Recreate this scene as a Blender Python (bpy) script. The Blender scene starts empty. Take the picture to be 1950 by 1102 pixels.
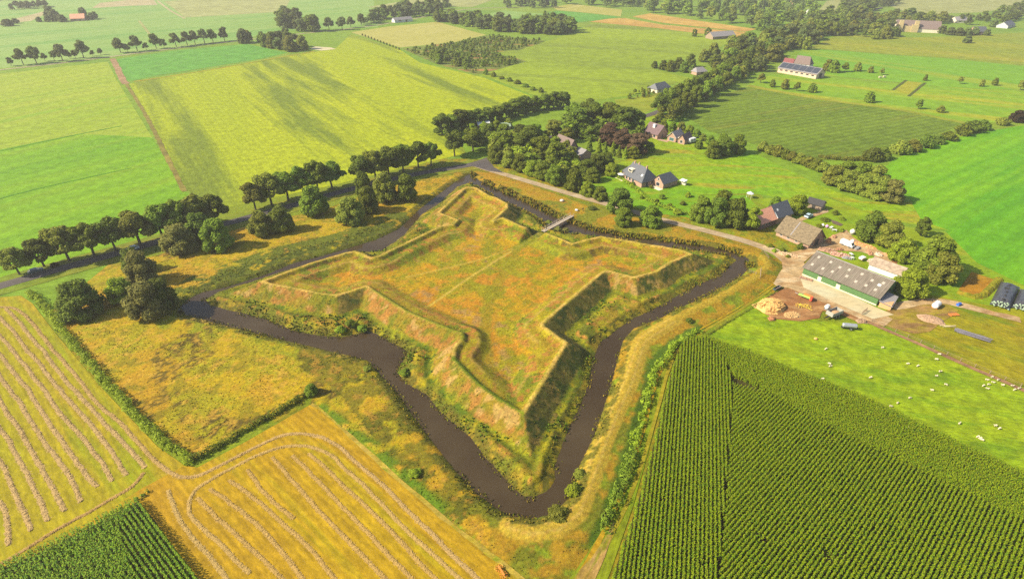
import bpy, bmesh, math, random
import numpy as np
from mathutils import Vector, Matrix, geometry
random.seed(7); RNG = np.random.default_rng(7)
scene = bpy.context.scene
COL = scene.collection
R = math.radians
# ------------------------------------------------------------------ camera model (fitted to the square plan of the fort)
IW, IH = 1950, 1102
CX, CY, FOC = 972.0, 547.0, 1090.0
PITCH, ROLL, CAMH = R(31.6), R(0.4), 95.0
_cp, _sp, _cr, _sr = math.cos(PITCH), math.sin(PITCH), math.cos(ROLL), math.sin(ROLL)
def P(px, py, z=0.0):
    """ground point (x, y) seen at photo pixel px, py at height z"""
    x = px - CX; y = CY - py
    x, y = _cr*x - _sr*y, _sr*x + _cr*y
    dx, dy, dz = x, FOC*_cp + y*_sp, -FOC*_sp + y*_cp
    t = (z - CAMH)/dz
    return (dx*t, dy*t)
def PL(pts, z=0.0): return [P(a, b, z) for a, b in pts]
cam_d = bpy.data.cameras.new('camera'); cam = bpy.data.objects.new('camera', cam_d); COL.objects.link(cam)
right = Vector((1, 0, 0)); up = Vector((0, _sp, _cp)); back = Vector((0, -_cp, _sp))
rr = right*_cr + up*_sr; uu = -right*_sr + up*_cr
M = Matrix((rr, uu, back)).transposed().to_4x4(); M.translation = (0, 0, CAMH)
cam.matrix_world = M
cam_d.sensor_width = 36; cam_d.lens = FOC/IW*36
cam_d.shift_x = (IW/2 - CX)/IW; cam_d.shift_y = -(IH/2 - CY)/IW
cam_d.clip_start = 0.5; cam_d.clip_end = 30000
scene.camera = cam
# ------------------------------------------------------------------ light
SUN_AZ = R(11)          # direction the shadows run, from +x towards +y
SUN_EL = R(37)
world = bpy.data.worlds.new("World"); scene.world = world; world.use_nodes = True
wn = world.node_tree; wn.nodes.clear()
sky = wn.nodes.new('ShaderNodeTexSky'); sky.sky_type = 'NISHITA'; sky.sun_disc = False
sky.sun_elevation = SUN_EL
to_sun = Vector((-math.cos(SUN_AZ)*math.cos(SUN_EL), -math.sin(SUN_AZ)*math.cos(SUN_EL), math.sin(SUN_EL)))
sky.sun_rotation = math.atan2(to_sun.x, to_sun.y)
sky.altitude = 100; sky.air_density = 1.0; sky.dust_density = 2.0
bg = wn.nodes.new('ShaderNodeBackground'); bg.inputs['Strength'].default_value = 0.095
wo = wn.nodes.new('ShaderNodeOutputWorld')
wn.links.new(sky.outputs[0], bg.inputs[0]); wn.links.new(bg.outputs[0], wo.inputs[0])
sd = bpy.data.lights.new('sun', 'SUN'); sd.energy = 4.3; sd.angle = R(0.8); sd.color = (1.0, 0.91, 0.70)
so = bpy.data.objects.new('sun', sd); COL.objects.link(so); so.rotation_euler = to_sun.to_track_quat('Z', 'Y').to_euler()
so.location = (-300, 0, 300)
vs = scene.view_settings; vs.view_transform = 'Standard'; vs.look = 'None'; vs.gamma = 1; vs.exposure = 1.12
scene.cycles.use_denoising = False
scene.cycles.max_bounces = 6; scene.cycles.diffuse_bounces = 3; scene.cycles.transparent_max_bounces = 8
# ------------------------------------------------------------------ colours and materials
HAZE = 0.00018
K = 2.4               # light gain: what a sunlit horizontal surface of albedo 1 shows
def lin(c):
    c = c/255.0
    return c/12.92 if c <= 0.04045 else ((c + 0.055)/1.055)**2.4
def A(r, g, b, k=None):
    """albedo of a surface that shows sRGB r, g, b in full sun"""
    k = k or K
    return tuple(min(0.85, max(0.003, lin(v)/k)) for v in (r, g, b))
def new_mat(name):
    m = bpy.data.materials.new(name); m.use_nodes = True
    nt = m.node_tree; b = nt.nodes['Principled BSDF']
    b.inputs['Roughness'].default_value = 0.9
    b.inputs['Specular IOR Level'].default_value = 0.15
    return m, nt, b
def nd(nt, t, **kw):
    n = nt.nodes.new(t)
    for k, v in kw.items():
        if isinstance(v, tuple) and k.startswith('i_'): n.inputs[k[2:]].default_value = v
        elif k.startswith('i_'): n.inputs[k[2:].replace('_', ' ')].default_value = v
        else: setattr(n, k, v)
    return n
def mixc(nt, fac, a, b, bt='MIX'):
    n = nt.nodes.new('ShaderNodeMix'); n.data_type = 'RGBA'; n.blend_type = bt
    def put(i, v):
        if isinstance(v, (tuple, list)): n.inputs[i].default_value = (*v[:3], 1)
        elif isinstance(v, (int, float)): n.inputs[i].default_value = v
        else: nt.links.new(v, n.inputs[i])
    put(0, fac); put(6, a); put(7, b)
    return n.outputs[2]
def ramp(nt, src, lo, hi):
    n = nt.nodes.new('ShaderNodeMapRange'); n.inputs[1].default_value = lo; n.inputs[2].default_value = hi
    nt.links.new(src, n.inputs[0]); return n.outputs[0]
def noise(nt, vec, scale, detail=4, rough=0.55, dist=0.0):
    n = nt.nodes.new('ShaderNodeTexNoise'); n.inputs['Scale'].default_value = scale
    n.inputs['Detail'].default_value = detail; n.inputs['Roughness'].default_value = rough
    n.inputs['Distortion'].default_value = dist
    nt.links.new(vec, n.inputs['Vector']); return n.outputs[0]
def gpos(nt, rot=0.0, scale=(1, 1, 1)):
    g = nt.nodes.new('ShaderNodeNewGeometry')
    m = nt.nodes.new('ShaderNodeMapping'); m.vector_type = 'TEXTURE'
    m.inputs['Rotation'].default_value = (0, 0, -rot); m.inputs['Scale'].default_value = tuple(1/q for q in scale)
    nt.links.new(g.outputs['Position'], m.inputs['Vector']); return m.outputs[0]
def opos(nt, scale=(1, 1, 1)):
    g = nt.nodes.new('ShaderNodeTexCoord')
    m = nt.nodes.new('ShaderNodeMapping'); m.inputs['Scale'].default_value = scale
    nt.links.new(g.outputs['Object'], m.inputs['Vector']); return m.outputs[0]
def bump(nt, b, h, strength=0.5, dist=0.3):
    n = nt.nodes.new('ShaderNodeBump'); n.inputs['Strength'].default_value = strength; n.inputs['Distance'].default_value = dist
    nt.links.new(h, n.inputs['Height']); nt.links.new(n.outputs[0], b.inputs['Normal'])
def field_mat(name, c1, c2, c3=None, ang=0.0, stretch=5.0, big=0.02, fine=1.2, rows=0.0, rowamt=0.0, contrast=(0.38, 0.62), c3at=(0.55, 0.72), fineamt=0.22, dist=0.0):
    """crop or grass: broad patches stretched along the working direction, finer streaks, drill rows"""
    m, nt, b = new_mat(name)
    v = gpos(nt, -ang, (1/stretch, 1, 1))
    v0 = gpos(nt)
    n1 = ramp(nt, noise(nt, v, big, 5, 0.6, dist), *contrast)
    col = mixc(nt, n1, c1, c2)
    if c3:
        n2 = ramp(nt, noise(nt, gpos(nt, -ang, (1/(stretch*1.6), 1, 1)), big*1.7, 5, 0.62), *c3at)
        col = mixc(nt, n2, col, c3)
    f = noise(nt, gpos(nt, -ang, (0.35, 1, 1)), fine, 6, 0.7)
    f2 = noise(nt, v0, fine*0.18, 4, 0.6)
    fm = ramp(nt, f, 0.36, 0.64)
    lo, hi = 1 - fineamt, 1 + fineamt
    sc = nt.nodes.new('ShaderNodeMapRange'); sc.inputs[3].default_value = lo; sc.inputs[4].default_value = hi
    nt.links.new(fm, sc.inputs[0])
    sc2 = nt.nodes.new('ShaderNodeMapRange'); sc2.inputs[1].default_value = 0.36; sc2.inputs[2].default_value = 0.64
    sc2.inputs[3].default_value = 1 - fineamt*0.7; sc2.inputs[4].default_value = 1 + fineamt*0.7
    nt.links.new(f2, sc2.inputs[0])
    mm = nt.nodes.new('ShaderNodeMath'); mm.operation = 'MULTIPLY'
    nt.links.new(sc.outputs[0], mm.inputs[0]); nt.links.new(sc2.outputs[0], mm.inputs[1])
    gr = nt.nodes.new('ShaderNodeMapRange'); gr.inputs[1].default_value = 0.38; gr.inputs[2].default_value = 0.62
    gr.inputs[3].default_value = 1 - fineamt*0.6; gr.inputs[4].default_value = 1 + fineamt*0.6
    nt.links.new(noise(nt, v0, fine*2.6, 3, 0.7), gr.inputs[0])
    mg = nt.nodes.new('ShaderNodeMath'); mg.operation = 'MULTIPLY'
    nt.links.new(mm.outputs[0], mg.inputs[0]); nt.links.new(gr.outputs[0], mg.inputs[1])
    fac = mg.outputs[0]
    if rows > 0:
        w = nt.nodes.new('ShaderNodeTexWave'); w.wave_type = 'BANDS'; w.bands_direction = 'Y'
        w.inputs['Scale'].default_value = 0.314/rows*1.0
        w.inputs['Distortion'].default_value = 1.5; w.inputs['Detail'].default_value = 2; w.inputs['Detail Scale'].default_value = 0.4
        nt.links.new(gpos(nt, -ang, (0.12, 1, 1)), w.inputs['Vector'])
        s3 = nt.nodes.new('ShaderNodeMapRange'); s3.inputs[3].default_value = 1 - rowamt; s3.inputs[4].default_value = 1 + rowamt*0.5
        nt.links.new(w.outputs['Fac'], s3.inputs[0])
        m2 = nt.nodes.new('ShaderNodeMath'); m2.operation = 'MULTIPLY'
        nt.links.new(fac, m2.inputs[0]); nt.links.new(s3.outputs[0], m2.inputs[1]); fac = m2.outputs[0]
    hs = nt.nodes.new('ShaderNodeVectorMath'); hs.operation = 'SCALE'
    nt.links.new(col, hs.inputs[0]); nt.links.new(fac, hs.inputs['Scale'])
    nt.links.new(hs.outputs[0], b.inputs['Base Color'])
    bump(nt, b, f, 0.35, 0.25)
    return m
def plain(name, c, var=0.15, scale=2.0, rough=0.8, metal=0.0, c2=None, spec=0.3):
    """painted, masonry or earth surface with mottled wear"""
    m, nt, b = new_mat(name)
    n = noise(nt, opos(nt), scale, 5, 0.65)
    f = ramp(nt, n, 0.3, 0.7)
    a = tuple(v*(1 - var) for v in c); d = c2 or tuple(min(0.9, v*(1 + var)) for v in c)
    nt.links.new(mixc(nt, f, a, d), b.inputs['Base Color'])
    b.inputs['Roughness'].default_value = rough; b.inputs['Metallic'].default_value = metal
    b.inputs['Specular IOR Level'].default_value = spec
    bump(nt, b, n, 0.2, 0.05)
    return m
# ------------------------------------------------------------------ object helpers
def tag(o, label=None, cat=None, group=None, kind=None):
    if label: o['label'] = label
    if cat: o['category'] = cat
    if group: o['group'] = group
    if kind: o['kind'] = kind
    return o
def link(name, me, parent=None, mats=None):
    o = bpy.data.objects.new(name, me); COL.objects.link(o)
    if mats:
        for m in (mats if isinstance(mats, (list, tuple)) else [mats]): me.materials.append(m)
    if parent: o.parent = parent
    return o
def empty(name, x, y, z=0.0, rz=0.0):
    o = bpy.data.objects.new(name, None); COL.objects.link(o); o.location = (x, y, z); o.rotation_euler = (0, 0, rz)
    o.empty_display_size = 0.5
    return o
def np_mesh(name, verts, faces, cols=None, smooth=False, mat_idx=None):
    """faces: (n,k) int array; cols: per-face rgb -> colour attribute 'Col'"""
    verts = np.asarray(verts, np.float32); faces = np.asarray(faces, np.int32)
    me = bpy.data.meshes.new(name); n, k = faces.shape
    me.vertices.add(len(verts)); me.vertices.foreach_set('co', verts.ravel())
    me.loops.add(n*k); me.loops.foreach_set('vertex_index', faces.ravel())
    me.polygons.add(n); me.polygons.foreach_set('loop_start', np.arange(0, n*k, k, dtype=np.int32))
    me.polygons.foreach_set('loop_total', np.full(n, k, np.int32))
    if smooth: me.polygons.foreach_set('use_smooth', np.ones(n, bool))
    if mat_idx is not None: me.polygons.foreach_set('material_index', np.asarray(mat_idx, np.int32))
    me.update(calc_edges=True)
    if cols is not None:
        cols = np.asarray(cols, np.float32)
        if len(cols) == n and len(cols) != len(verts):
            at = me.color_attributes.new('Col', 'FLOAT_COLOR', 'CORNER')
            c = np.ones((n*k, 4), np.float32); c[:, :3] = np.repeat(cols, k, axis=0)
        else:
            at = me.color_attributes.new('Col', 'FLOAT_COLOR', 'POINT')
            c = np.ones((len(verts), 4), np.float32); c[:, :3] = cols
        at.data.foreach_set('color', c.ravel())
    return me
def bm_mesh(name, bm):
    bmesh.ops.recalc_face_normals(bm, faces=bm.faces)
    me = bpy.data.meshes.new(name); bm.to_mesh(me); bm.free(); return me
def add_box(bm, c, s, rz=0.0, rx=0.0, ry=0.0):
    m = Matrix.Translation(c) @ Matrix.Rotation(rz, 4, 'Z') @ Matrix.Rotation(ry, 4, 'Y') @ Matrix.Rotation(rx, 4, 'X') @ Matrix.Diagonal((*s, 1))
    bmesh.ops.create_cube(bm, size=1.0, matrix=m)
def add_cyl(bm, a, b, r, r2=None, seg=8):
    a, b = Vector(a), Vector(b); d = b - a
    m = Matrix.Translation((a + b)/2) @ d.to_track_quat('Z', 'Y').to_matrix().to_4x4()
    bmesh.ops.create_cone(bm, cap_ends=True, segments=seg, radius1=r, radius2=r if r2 is None else r2, depth=d.length, matrix=m)
def add_ball(bm, c, r, sub=2):
    s = r if isinstance(r, (tuple, list)) else (r, r, r)
    bmesh.ops.create_icosphere(bm, subdivisions=sub, radius=1.0, matrix=Matrix.Translation(c) @ Matrix.Diagonal((*s, 1)))
def add_poly(bm, pts):
    return bm.faces.new([bm.verts.new(p) for p in pts])
def box_obj(name, c, s, mat, parent=None, rz=0.0, bev=0.0):
    bm = bmesh.new(); add_box(bm, c, s, rz)
    if bev: bmesh.ops.bevel(bm, geom=bm.edges[:], offset=bev, segments=2, affect='EDGES')
    return link(name, bm_mesh(name, bm), parent, mat)
def poly_sheet(name, pts, z, mat):
    """flat ground sheet from world (x, y) outline"""
    v = [Vector((x, y, 0)) for x, y in pts]
    tris = geometry.tessellate_polygon([v])
    me = bpy.data.meshes.new(name)
    f = []
    for t in tris:
        a, b, c = (v[i] for i in t)
        f.append(t if (b - a).cross(c - a).z > 0 else t[::-1])
    me.from_pydata([(x, y, z) for x, y in pts], [], f); me.update()
    return tag(link(name, me, None, mat), kind='structure')
def field(name, px, z, mat): return poly_sheet(name, PL(px), z, mat)
def resample(pts, step):
    pts = np.asarray(pts, float); seg = np.linalg.norm(np.diff(pts, axis=0), axis=1)
    s = np.concatenate([[0], np.cumsum(seg)]); n = max(2, int(s[-1]/step) + 1); t = np.linspace(0, s[-1], n)
    return np.stack([np.interp(t, s, pts[:, i]) for i in range(pts.shape[1])], 1)
def smooth_line(pts, it=2):
    p = np.asarray(pts, float)
    for _ in range(it):
        q = np.empty((2*len(p), 2)); q[0] = p[0]; q[-1] = p[-1]
        q[1:-1:2] = p[:-1]*0.75 + p[1:]*0.25; q[2:-1:2] = p[:-1]*0.25 + p[1:]*0.75
        p = q
    return p
def normals2(p):
    t = np.gradient(p, axis=0); t /= np.linalg.norm(t, axis=1)[:, None] + 1e-9
    return np.stack([-t[:, 1], t[:, 0]], 1)
def ribbon(name, pts, width, z, mat, step=3.0, wob=0.0, kind='structure'):
    p = resample(smooth_line(pts), step); n = normals2(p)
    w = width/2*(1 + wob*(RNG.random((len(p), 2)) - 0.5))
    L = p + n*w[:, :1]; Rr = p - n*w[:, 1:]
    v = np.concatenate([np.c_[L, np.full(len(p), z)], np.c_[Rr, np.full(len(p), z)]])
    i = np.arange(len(p) - 1); m = len(p)
    f = np.stack([i + m, i + m + 1, i + 1, i], 1)
    o = link(name, np_mesh(name, v, f), None, mat)
    return tag(o, kind=kind)
# value noise on points (for heights and colour zones)
_perm = np.random.default_rng(3).random((512, 512))
def vnoise(x, y, s):
    u = np.asarray(x)/s + 1000.3; v = np.asarray(y)/s + 1000.7
    i = np.floor(u).astype(int); j = np.floor(v).astype(int); a = u - i; b = v - j
    a = a*a*(3 - 2*a); b = b*b*(3 - 2*b)
    g = lambda p, q: _perm[p % 512, q % 512]
    return (g(i, j)*(1 - a) + g(i + 1, j)*a)*(1 - b) + (g(i, j + 1)*(1 - a) + g(i + 1, j + 1)*a)*b
def fbm(x, y, s, o=4):
    t = 0; amp = 1; tot = 0
    for k in range(o):
        t = t + amp*vnoise(x + 37*k, y - 91*k, s/2**k); tot += amp; amp *= 0.55
    return t/tot
def inside(px, py, poly):
    poly = np.asarray(poly); r = np.zeros(np.shape(px), bool); n = len(poly); j = n - 1
    for i in range(n):
        xi, yi = poly[i]; xj, yj = poly[j]
        if yi != yj:
            c = ((yi > py) != (yj > py)) & (px < (xj - xi)*(py - yi)/(yj - yi) + xi); r ^= c
        j = i
    return r
def dist_line(px, py, pts, closed=False):
    pts = np.asarray(pts, float); d = np.full(np.shape(px), 1e9); n = len(pts)
    for i in range(n if closed else n - 1):
        a = pts[i]; b = pts[(i + 1) % n]; ab = b - a; L = ab @ ab + 1e-9
        t = np.clip(((px - a[0])*ab[0] + (py - a[1])*ab[1])/L, 0, 1)
        d = np.minimum(d, (px - a[0] - t*ab[0])**2 + (py - a[1] - t*ab[1])**2)
    return np.sqrt(d)
def sstep(a, b, x):
    t = np.clip((x - a)/(b - a), 0, 1); return t*t*(3 - 2*t)
# ================================================================== TERRAIN AND THE STAR FORT
CREST_PX = [(997,790),(939,757),(910,735),(880,706),(860,685),(862,663),(877,645),(876,635),(853,628),(772,594),(712,556),(697,546),(665,556),(640,563),(600,558),(567,551),(513,541),(495,536),(542,519),(596,499),(660,481),(676,478),(692,483),(706,491),(722,487),(750,473),(840,430),(862,427),(869,419),(833,405),(883,359),(893,356),(908,358),(930,371),(948,378),(966,388),(967,396),(940,420),(958,414),(998,432),(1040,443),(1090,463),(1126,454),(1144,450),(1180,456),(1244,467),(1297,476),(1318,484),(1277,500),(1251,518),(1208,529),(1156,516),(1146,521),(1033,617),(1036,621),(1080,653)]
CREST = np.array(PL(CREST_PX, 3.9))
MOAT_OUT_PX = [(337,595),(343,584),(360,569),(385,557),(434,546),(506,523),(560,501),(614,487),(650,477),(715,457),(760,436),(800,398),(836,370),(870,345),(893,332),(915,345),(960,366),(1000,382),(1040,402),(1075,420),(1130,438),(1190,450),(1260,458),(1300,463),(1350,469),(1400,480),(1425,493),(1428,509),(1410,527),(1349,562),(1287,589),(1260,605),(1207,625),(1186,648),(1174,690),(1163,736),(1146,787),(1133,828),(1106,880),(1095,921),(1082,950),(1052,977),(1017,987),(971,983),(948,968),(914,944),(884,914),(850,874),(817,831),(784,787),(754,745),(722,710),(702,686),(650,673),(575,655),(500,638),(400,611)]
MOAT_IN_PX = [(388,571),(417,555),(500,529),(560,510),(620,495),(662,481),(690,479),(725,478),(770,447),(803,408),(838,385),(870,356),(893,347),(930,368),(965,388),(1000,403),(1028,418),(1046,436),(1080,447),(1120,448),(1180,459),(1250,468),(1330,479),(1390,488),(1404,495),(1367,526),(1323,545),(1287,565),(1234,594),(1200,609),(1172,630),(1142,654),(1128,692),(1119,736),(1100,784),(1084,813),(1067,861),(1057,886),(1058,914),(1043,936),(1022,948),(995,947),(971,921),(947,894),(920,867),(897,834),(864,806),(837,783),(812,752),(776,731),(756,711),(764,690),(777,670),(740,648),(703,631),(650,643),(610,640),(567,632),(500,606),(400,583)]
WZ = -0.55
MO = np.array(PL(MOAT_OUT_PX, WZ)); MI = np.array(PL(MOAT_IN_PX, WZ))
X0, X1, Y0, Y1, STEP = -135.0, 108.0, 52.0, 276.0, 0.5
gx = np.arange(X0, X1 + 0.01, STEP); gy = np.arange(Y0, Y1 + 0.01, STEP)
GX, GY = np.meshgrid(gx, gy); NX, NY = len(gx), len(gy)
in_c = inside(GX, GY, CREST); dc = dist_line(GX, GY, CREST, True)
# mitred corners: the faces of each bastion meet in a straight edge, not a rounded nose
for a_, t_, c_ in ([(860,685),(997,790),(1080,653)], [(567,551),(495,536),(596,499)], [(1244,467),(1318,484),(1251,518)], [(833,405),(893,356),(948,378)], [(997,790),(1080,653),(1036,621)], [(600,558),(642,563),(697,546)], [(596,499),(672,479),(706,491)], [(893,358),(833,405),(869,419)], [(930,371),(967,393),(940,420)], [(1090,463),(1144,450),(1244,467)], [(1277,500),(1208,529),(1156,516)]):
    pa_, pt_, pc_ = (np.array(P(*q, 3.9)) for q in (a_, t_, c_)); mid = (pa_ + pc_)/2 - pt_; ds = []
    for e_ in (pa_, pc_):
        u_ = (e_ - pt_)/np.linalg.norm(e_ - pt_); n_ = np.array([-u_[1], u_[0]]); n_ = n_ if n_ @ mid < 0 else -n_
        ds.append((GX - pt_[0])*n_[0] + (GY - pt_[1])*n_[1])
    md = np.maximum(*ds); rt = np.hypot(GX - pt_[0], GY - pt_[1]); sel = (~in_c) & (rt < dc + 0.9) & (md > 0) & (rt < 22)
    dc = np.where(sel, np.minimum(dc, np.maximum(md, 0.0)), dc)
in_mi = inside(GX, GY, MI); in_mo = inside(GX, GY, MO)
dmi = dist_line(GX, GY, MI, True); dmo = dist_line(GX, GY, MO, True)
water = in_mo & ~in_mi
H, TERR, COURT, BERM = 4.0, 3.0, 1.3, 0.7
def prof(d, pts):
    xs, zs = zip(*pts); return np.interp(d, xs, zs)
STEEP = [[(898,636),(874,674)], [(560,515),(660,486),(708,492)], [(722,488),(845,430)], [(836,402),(885,362)], [(1046,462),(1110,480)], [(1150,470),(1126,482)]]
wst = np.exp(-(np.minimum.reduce([dist_line(GX, GY, np.array(PL(q, 3))) for q in STEEP])/8.0)**2)
zin = prof(dc, [(0, H), (0.8, H), (2.0, TERR), (5.2, TERR), (7.6, COURT), (40, COURT - 0.1)])*wst + prof(dc, [(0, H), (0.8, H), (1.8, H - 0.95), (4.6, H - 1.2), (9.0, COURT), (40, COURT - 0.1)])*(1 - wst)
zout = prof(dc, [(0, H), (0.25, H - 0.05), (5.0, BERM + 0.1), (6.2, BERM - 0.25), (9.0, BERM + 0.6), (11.5, BERM), (30, BERM - 0.2)])
Z = np.where(in_c, zin, zout)
# inner bank down to the water, then moat bed, then outer bank
bank = np.where(in_mi, np.interp(dmi, [0, 1.2, 2.6, 4.5], [WZ, -0.1, 0.5, 9]), 9)
Z = np.where(in_mi, np.minimum(Z, bank), Z)
Z = np.where(water, WZ - np.minimum(1.3, 0.75*np.minimum(dmi, dmo)), Z)
outer = (~in_mo) & (~in_mi)
zo = np.interp(dmo, [0, 1.3, 3.0], [WZ, 0.1, 0.35])
DIKE = np.array(PL([(1452,492),(1462,508),(1440,528),(1400,553),(1350,580),(1283,612),(1222,652),(1195,734),(1171,784),(1148,840),(1130,890),(1114,934),(1095,978),(1060,1006),(1010,1014),(975,1003)]))
ddk = dist_line(GX, GY, DIKE)
dike = 0.7*np.exp(-(ddk/2.4)**2)
fade = sstep(26, 14, dmo)
Z = np.where(outer, zo*fade + dike, Z)
# gate passage through the curtain behind the bridge
ga, gb = np.array(P(1040, 436, 1.5)), np.array(P(990, 470, 1.5))
dg = dist_line(GX, GY, [ga, gb])
Z = np.where(in_mi, np.minimum(Z, np.maximum(COURT, COURT + (dg - 1.6)*1.15)), Z)
# old dip lines, tracks and rough ground
rough = (fbm(GX, GY, 9, 4) - 0.5)*0.5 + (fbm(GX + 50, GY, 2.2, 3) - 0.5)*0.34
edge = np.minimum.reduce([GX - X0, X1 - GX, GY - Y0, Y1 - GY])
keep = sstep(0, 6, edge)
FARM_ROAD = np.array(PL([(905,315),(935,325),(1000,344),(1080,368),(1145,386),(1200,402),(1260,419),(1330,436),(1400,454),(1440,466),(1480,482),(1500,500)]))
keep = keep*sstep(2.6, 5.0, dist_line(GX, GY, FARM_ROAD))
AVE = np.array(PL([(0,545),(130,508),(255,474),(330,452),(440,424),(540,396),(640,368),(720,347),(800,330),(870,319),(905,313),(940,300)]))
keep = keep*sstep(7.5, 11.0, dist_line(GX, GY, AVE))
for FLAT in ([(-260,610),(0,566),(40,563),(62,578),(110,640),(200,745),(352,886),(376,890),(592,770),(720,880),(860,1000),(985,1095),(1060,1160),(-300,1300)],
             [(1340,628),(1390,600),(1446,566),(1480,540),(1500,500),(1450,470),(1900,300),(1900,900),(2200,1200),(1010,1180),(1090,1095),(1150,1005),(1196,900),(1216,820),(1236,745),(1262,690)]):
    fp = np.array(PL(FLAT)); keep = keep*np.where(inside(GX, GY, fp), 0, 1)*np.where(inside(GX, GY, fp), 1, sstep(0, 2.0, dist_line(GX, GY, fp, True)))
rmask = np.where(in_mi, 1.0, np.where(outer, 0.5*fade*(0.08 + 0.92*sstep(3.5, 7, ddk)), 0.3))
rmask = rmask*np.where(in_c & (dc < 1.2), 0.35, 1)
Z = np.where(outer, (Z + rough*rmask)*keep, Z + rough*rmask)
Z = np.where(water, np.minimum(Z, WZ - 0.08), Z)
# ---- vegetation zones (what grows where) and painted slope shade, as a base-colour attribute
C = np.zeros((NY, NX, 3))
def setc(mask, rgb):
    m = np.clip(mask, 0, 1)[..., None]; C[:] = C*(1 - m) + np.array(A(*rgb))*m
n1 = fbm(GX, GY, 14, 5); n2 = fbm(GX + 200, GY + 90, 7, 4); n3 = fbm(GX - 300, GY, 3.2, 4); n4 = fbm(GX, GY - 400, 1.6, 3)
C[:] = A(150, 165, 30)                                            # verge grass
# outside the moat: rough verge
vz = outer & (dmo < 30)
setc(vz*sstep(0.40, 0.58, n3), (176, 156, 28))
setc(vz*sstep(0.52, 0.64, n4)*0.8, (128, 134, 26))
MEADOW = np.array(PL([(58,548),(130,520),(300,486),(470,430),(610,400),(760,352),(840,338),(890,330),(800,400),(720,460),(540,503),(400,553),(338,592),(480,618),(640,667),(700,687),(790,792),(900,918),(955,972),(1000,1100),(985,1095),(740,880),(592,772),(600,745),(480,810),(362,878),(200,720),(110,620)]))
inm = inside(GX, GY, MEADOW)
setc(inm*1.0, (208, 176, 24)); setc(inm*sstep(0.42, 0.60, n2), (190, 176, 26)); setc(inm*sstep(0.50, 0.62, n1)*0.7, (216, 164, 38))
setc(inm*sstep(0.54, 0.66, n3)*0.8, (160, 146, 26)); setc(inm*sstep(0.63, 0.69, fbm(GX+70, GY-20, 14, 4))*sstep(0.40, 0.55, n4), (112, 96, 30)); setc(inm*sstep(0.60, 0.70, n4)*0.7, (226, 180, 60))
OB = np.array(PL([(350,604),(480,621),(560,644),(640,670),(700,690)])); dob = dist_line(GX, GY, OB); setc(outer*sstep(1.1, 0.5, np.abs(dob - 0.6) + (n4 - .5)*.6), (226, 186, 84)); setc((outer & (dob < 7) & (dob > 1.6))*sstep(0.4, 0.6, n3)*0.8, (164, 168, 22))
# darker rank strip along the moat on the north-west side and the near corner
NWB = np.array(PL([(400,548),(540,497),(660,468),(760,428)])); dn = dist_line(GX, GY, NWB)
setc((outer & (dn < 11))*sstep(0.30, 0.46, n3), (120, 128, 30)); setc((outer & (dn < 5))*sstep(0.40, 0.55, n4), (98, 108, 28))
SWB = np.array(PL([(640,672),(720,722),(800,812),(900,930),(1000,1010),(1060,1060)])); dsw = dist_line(GX, GY, SWB)
setc((outer & (dsw < 10))*sstep(0.36, 0.5, n3), (150, 136, 28)); setc((outer & (dsw < 10))*sstep(0.50, 0.60, n2)*sstep(0.36, 0.52, n4), (116, 114, 24)); setc((outer & (dsw < 9))*sstep(0.60, 0.68, n4)*0.7, (196, 150, 50))
GRN = np.array(PL([(600,775),(700,850),(800,945),(900,1025),(985,1085)])); dgr = dist_line(GX, GY, GRN)
setc((outer & (dgr < 3.0))*sstep(0.40, 0.54, n3)*sstep(3.0, 1.2, dgr)*0.9, (106, 140, 20))
NEB = np.array(PL([(900,330),(1000,368),(1090,405),(1180,430),(1300,452),(1400,468)])); dne = dist_line(GX, GY, NEB)
setc((outer & (dne < 9))*1.0, (192, 158, 34)); setc((outer & (dne < 9))*sstep(0.45, 0.6, n3)*0.7, (204, 152, 36)); setc((outer & (dne < 12))*sstep(0.52, 0.62, n2), (150, 150, 34))
# dike top: mown, straw-yellow
setc((outer & (ddk < 9))*sstep(0.35, 0.55, n3), (190, 150, 34)); setc((outer & (ddk < 9))*sstep(0.55, 0.62, n2), (140, 140, 30))
dk2 = dist_line(GX, GY, DIKE[5:]); 
setc(outer*sstep(2.7, 2.2, dk2 + (n4 - 0.5)*0.5), (212, 178, 56)); setc(outer*sstep(0.35, 0.15, np.abs(dk2 - 0.9) + (n4 - 0.5)*0.4), (222, 186, 80))
dk3 = dist_line(GX, GY, DIKE[:6]); setc(outer*sstep(1.7, 0.9, dk3 + (n4 - 0.5)), (200, 170, 48))
DITCH = np.array(PL([(1335,628),(1285,655),(1252,690),(1232,760),(1212,830),(1190,900),(1168,970),(1140,1030)])); ddi = dist_line(GX, GY, DITCH)
setc(outer*sstep(2.6, 1.4, ddi + (n4 - 0.5)*1.6), (96, 124, 24))
# ---- inside the moat
fort = in_mi
setc(fort*1.0, (190, 172, 28)); setc(fort*sstep(0.42, 0.58, n2), (170, 168, 28)); setc(fort*sstep(0.5, 0.62, n3), (194, 150, 36)); setc(fort*sstep(0.57, 0.66, n4)*0.8, (124, 126, 26))
slope = fort & ~in_c & (dc < 5.0)
setc(slope*1.0, (166, 142, 36)); setc(slope*sstep(0.42, 0.56, n3)*0.85, (190, 132, 60)); setc(slope*sstep(0.50, 0.62, n2)*0.8, (150, 146, 28)); setc(slope*sstep(0.54, 0.62, n4)*0.7, (120, 130, 26)); setc(slope*sstep(0.60, 0.68, fbm(GX + 9, GY + 4, 2.4, 3))*0.7, (214, 172, 100))
gn = Z.copy(); gyy, gxx = np.gradient(gn, STEP)                    # shade painted into the colour: darker green-brown on the slopes that face east
east = (-gxx > 0.22) & fort & ~in_c & (dc < 8) & (-gyy < 0.25)
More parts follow.
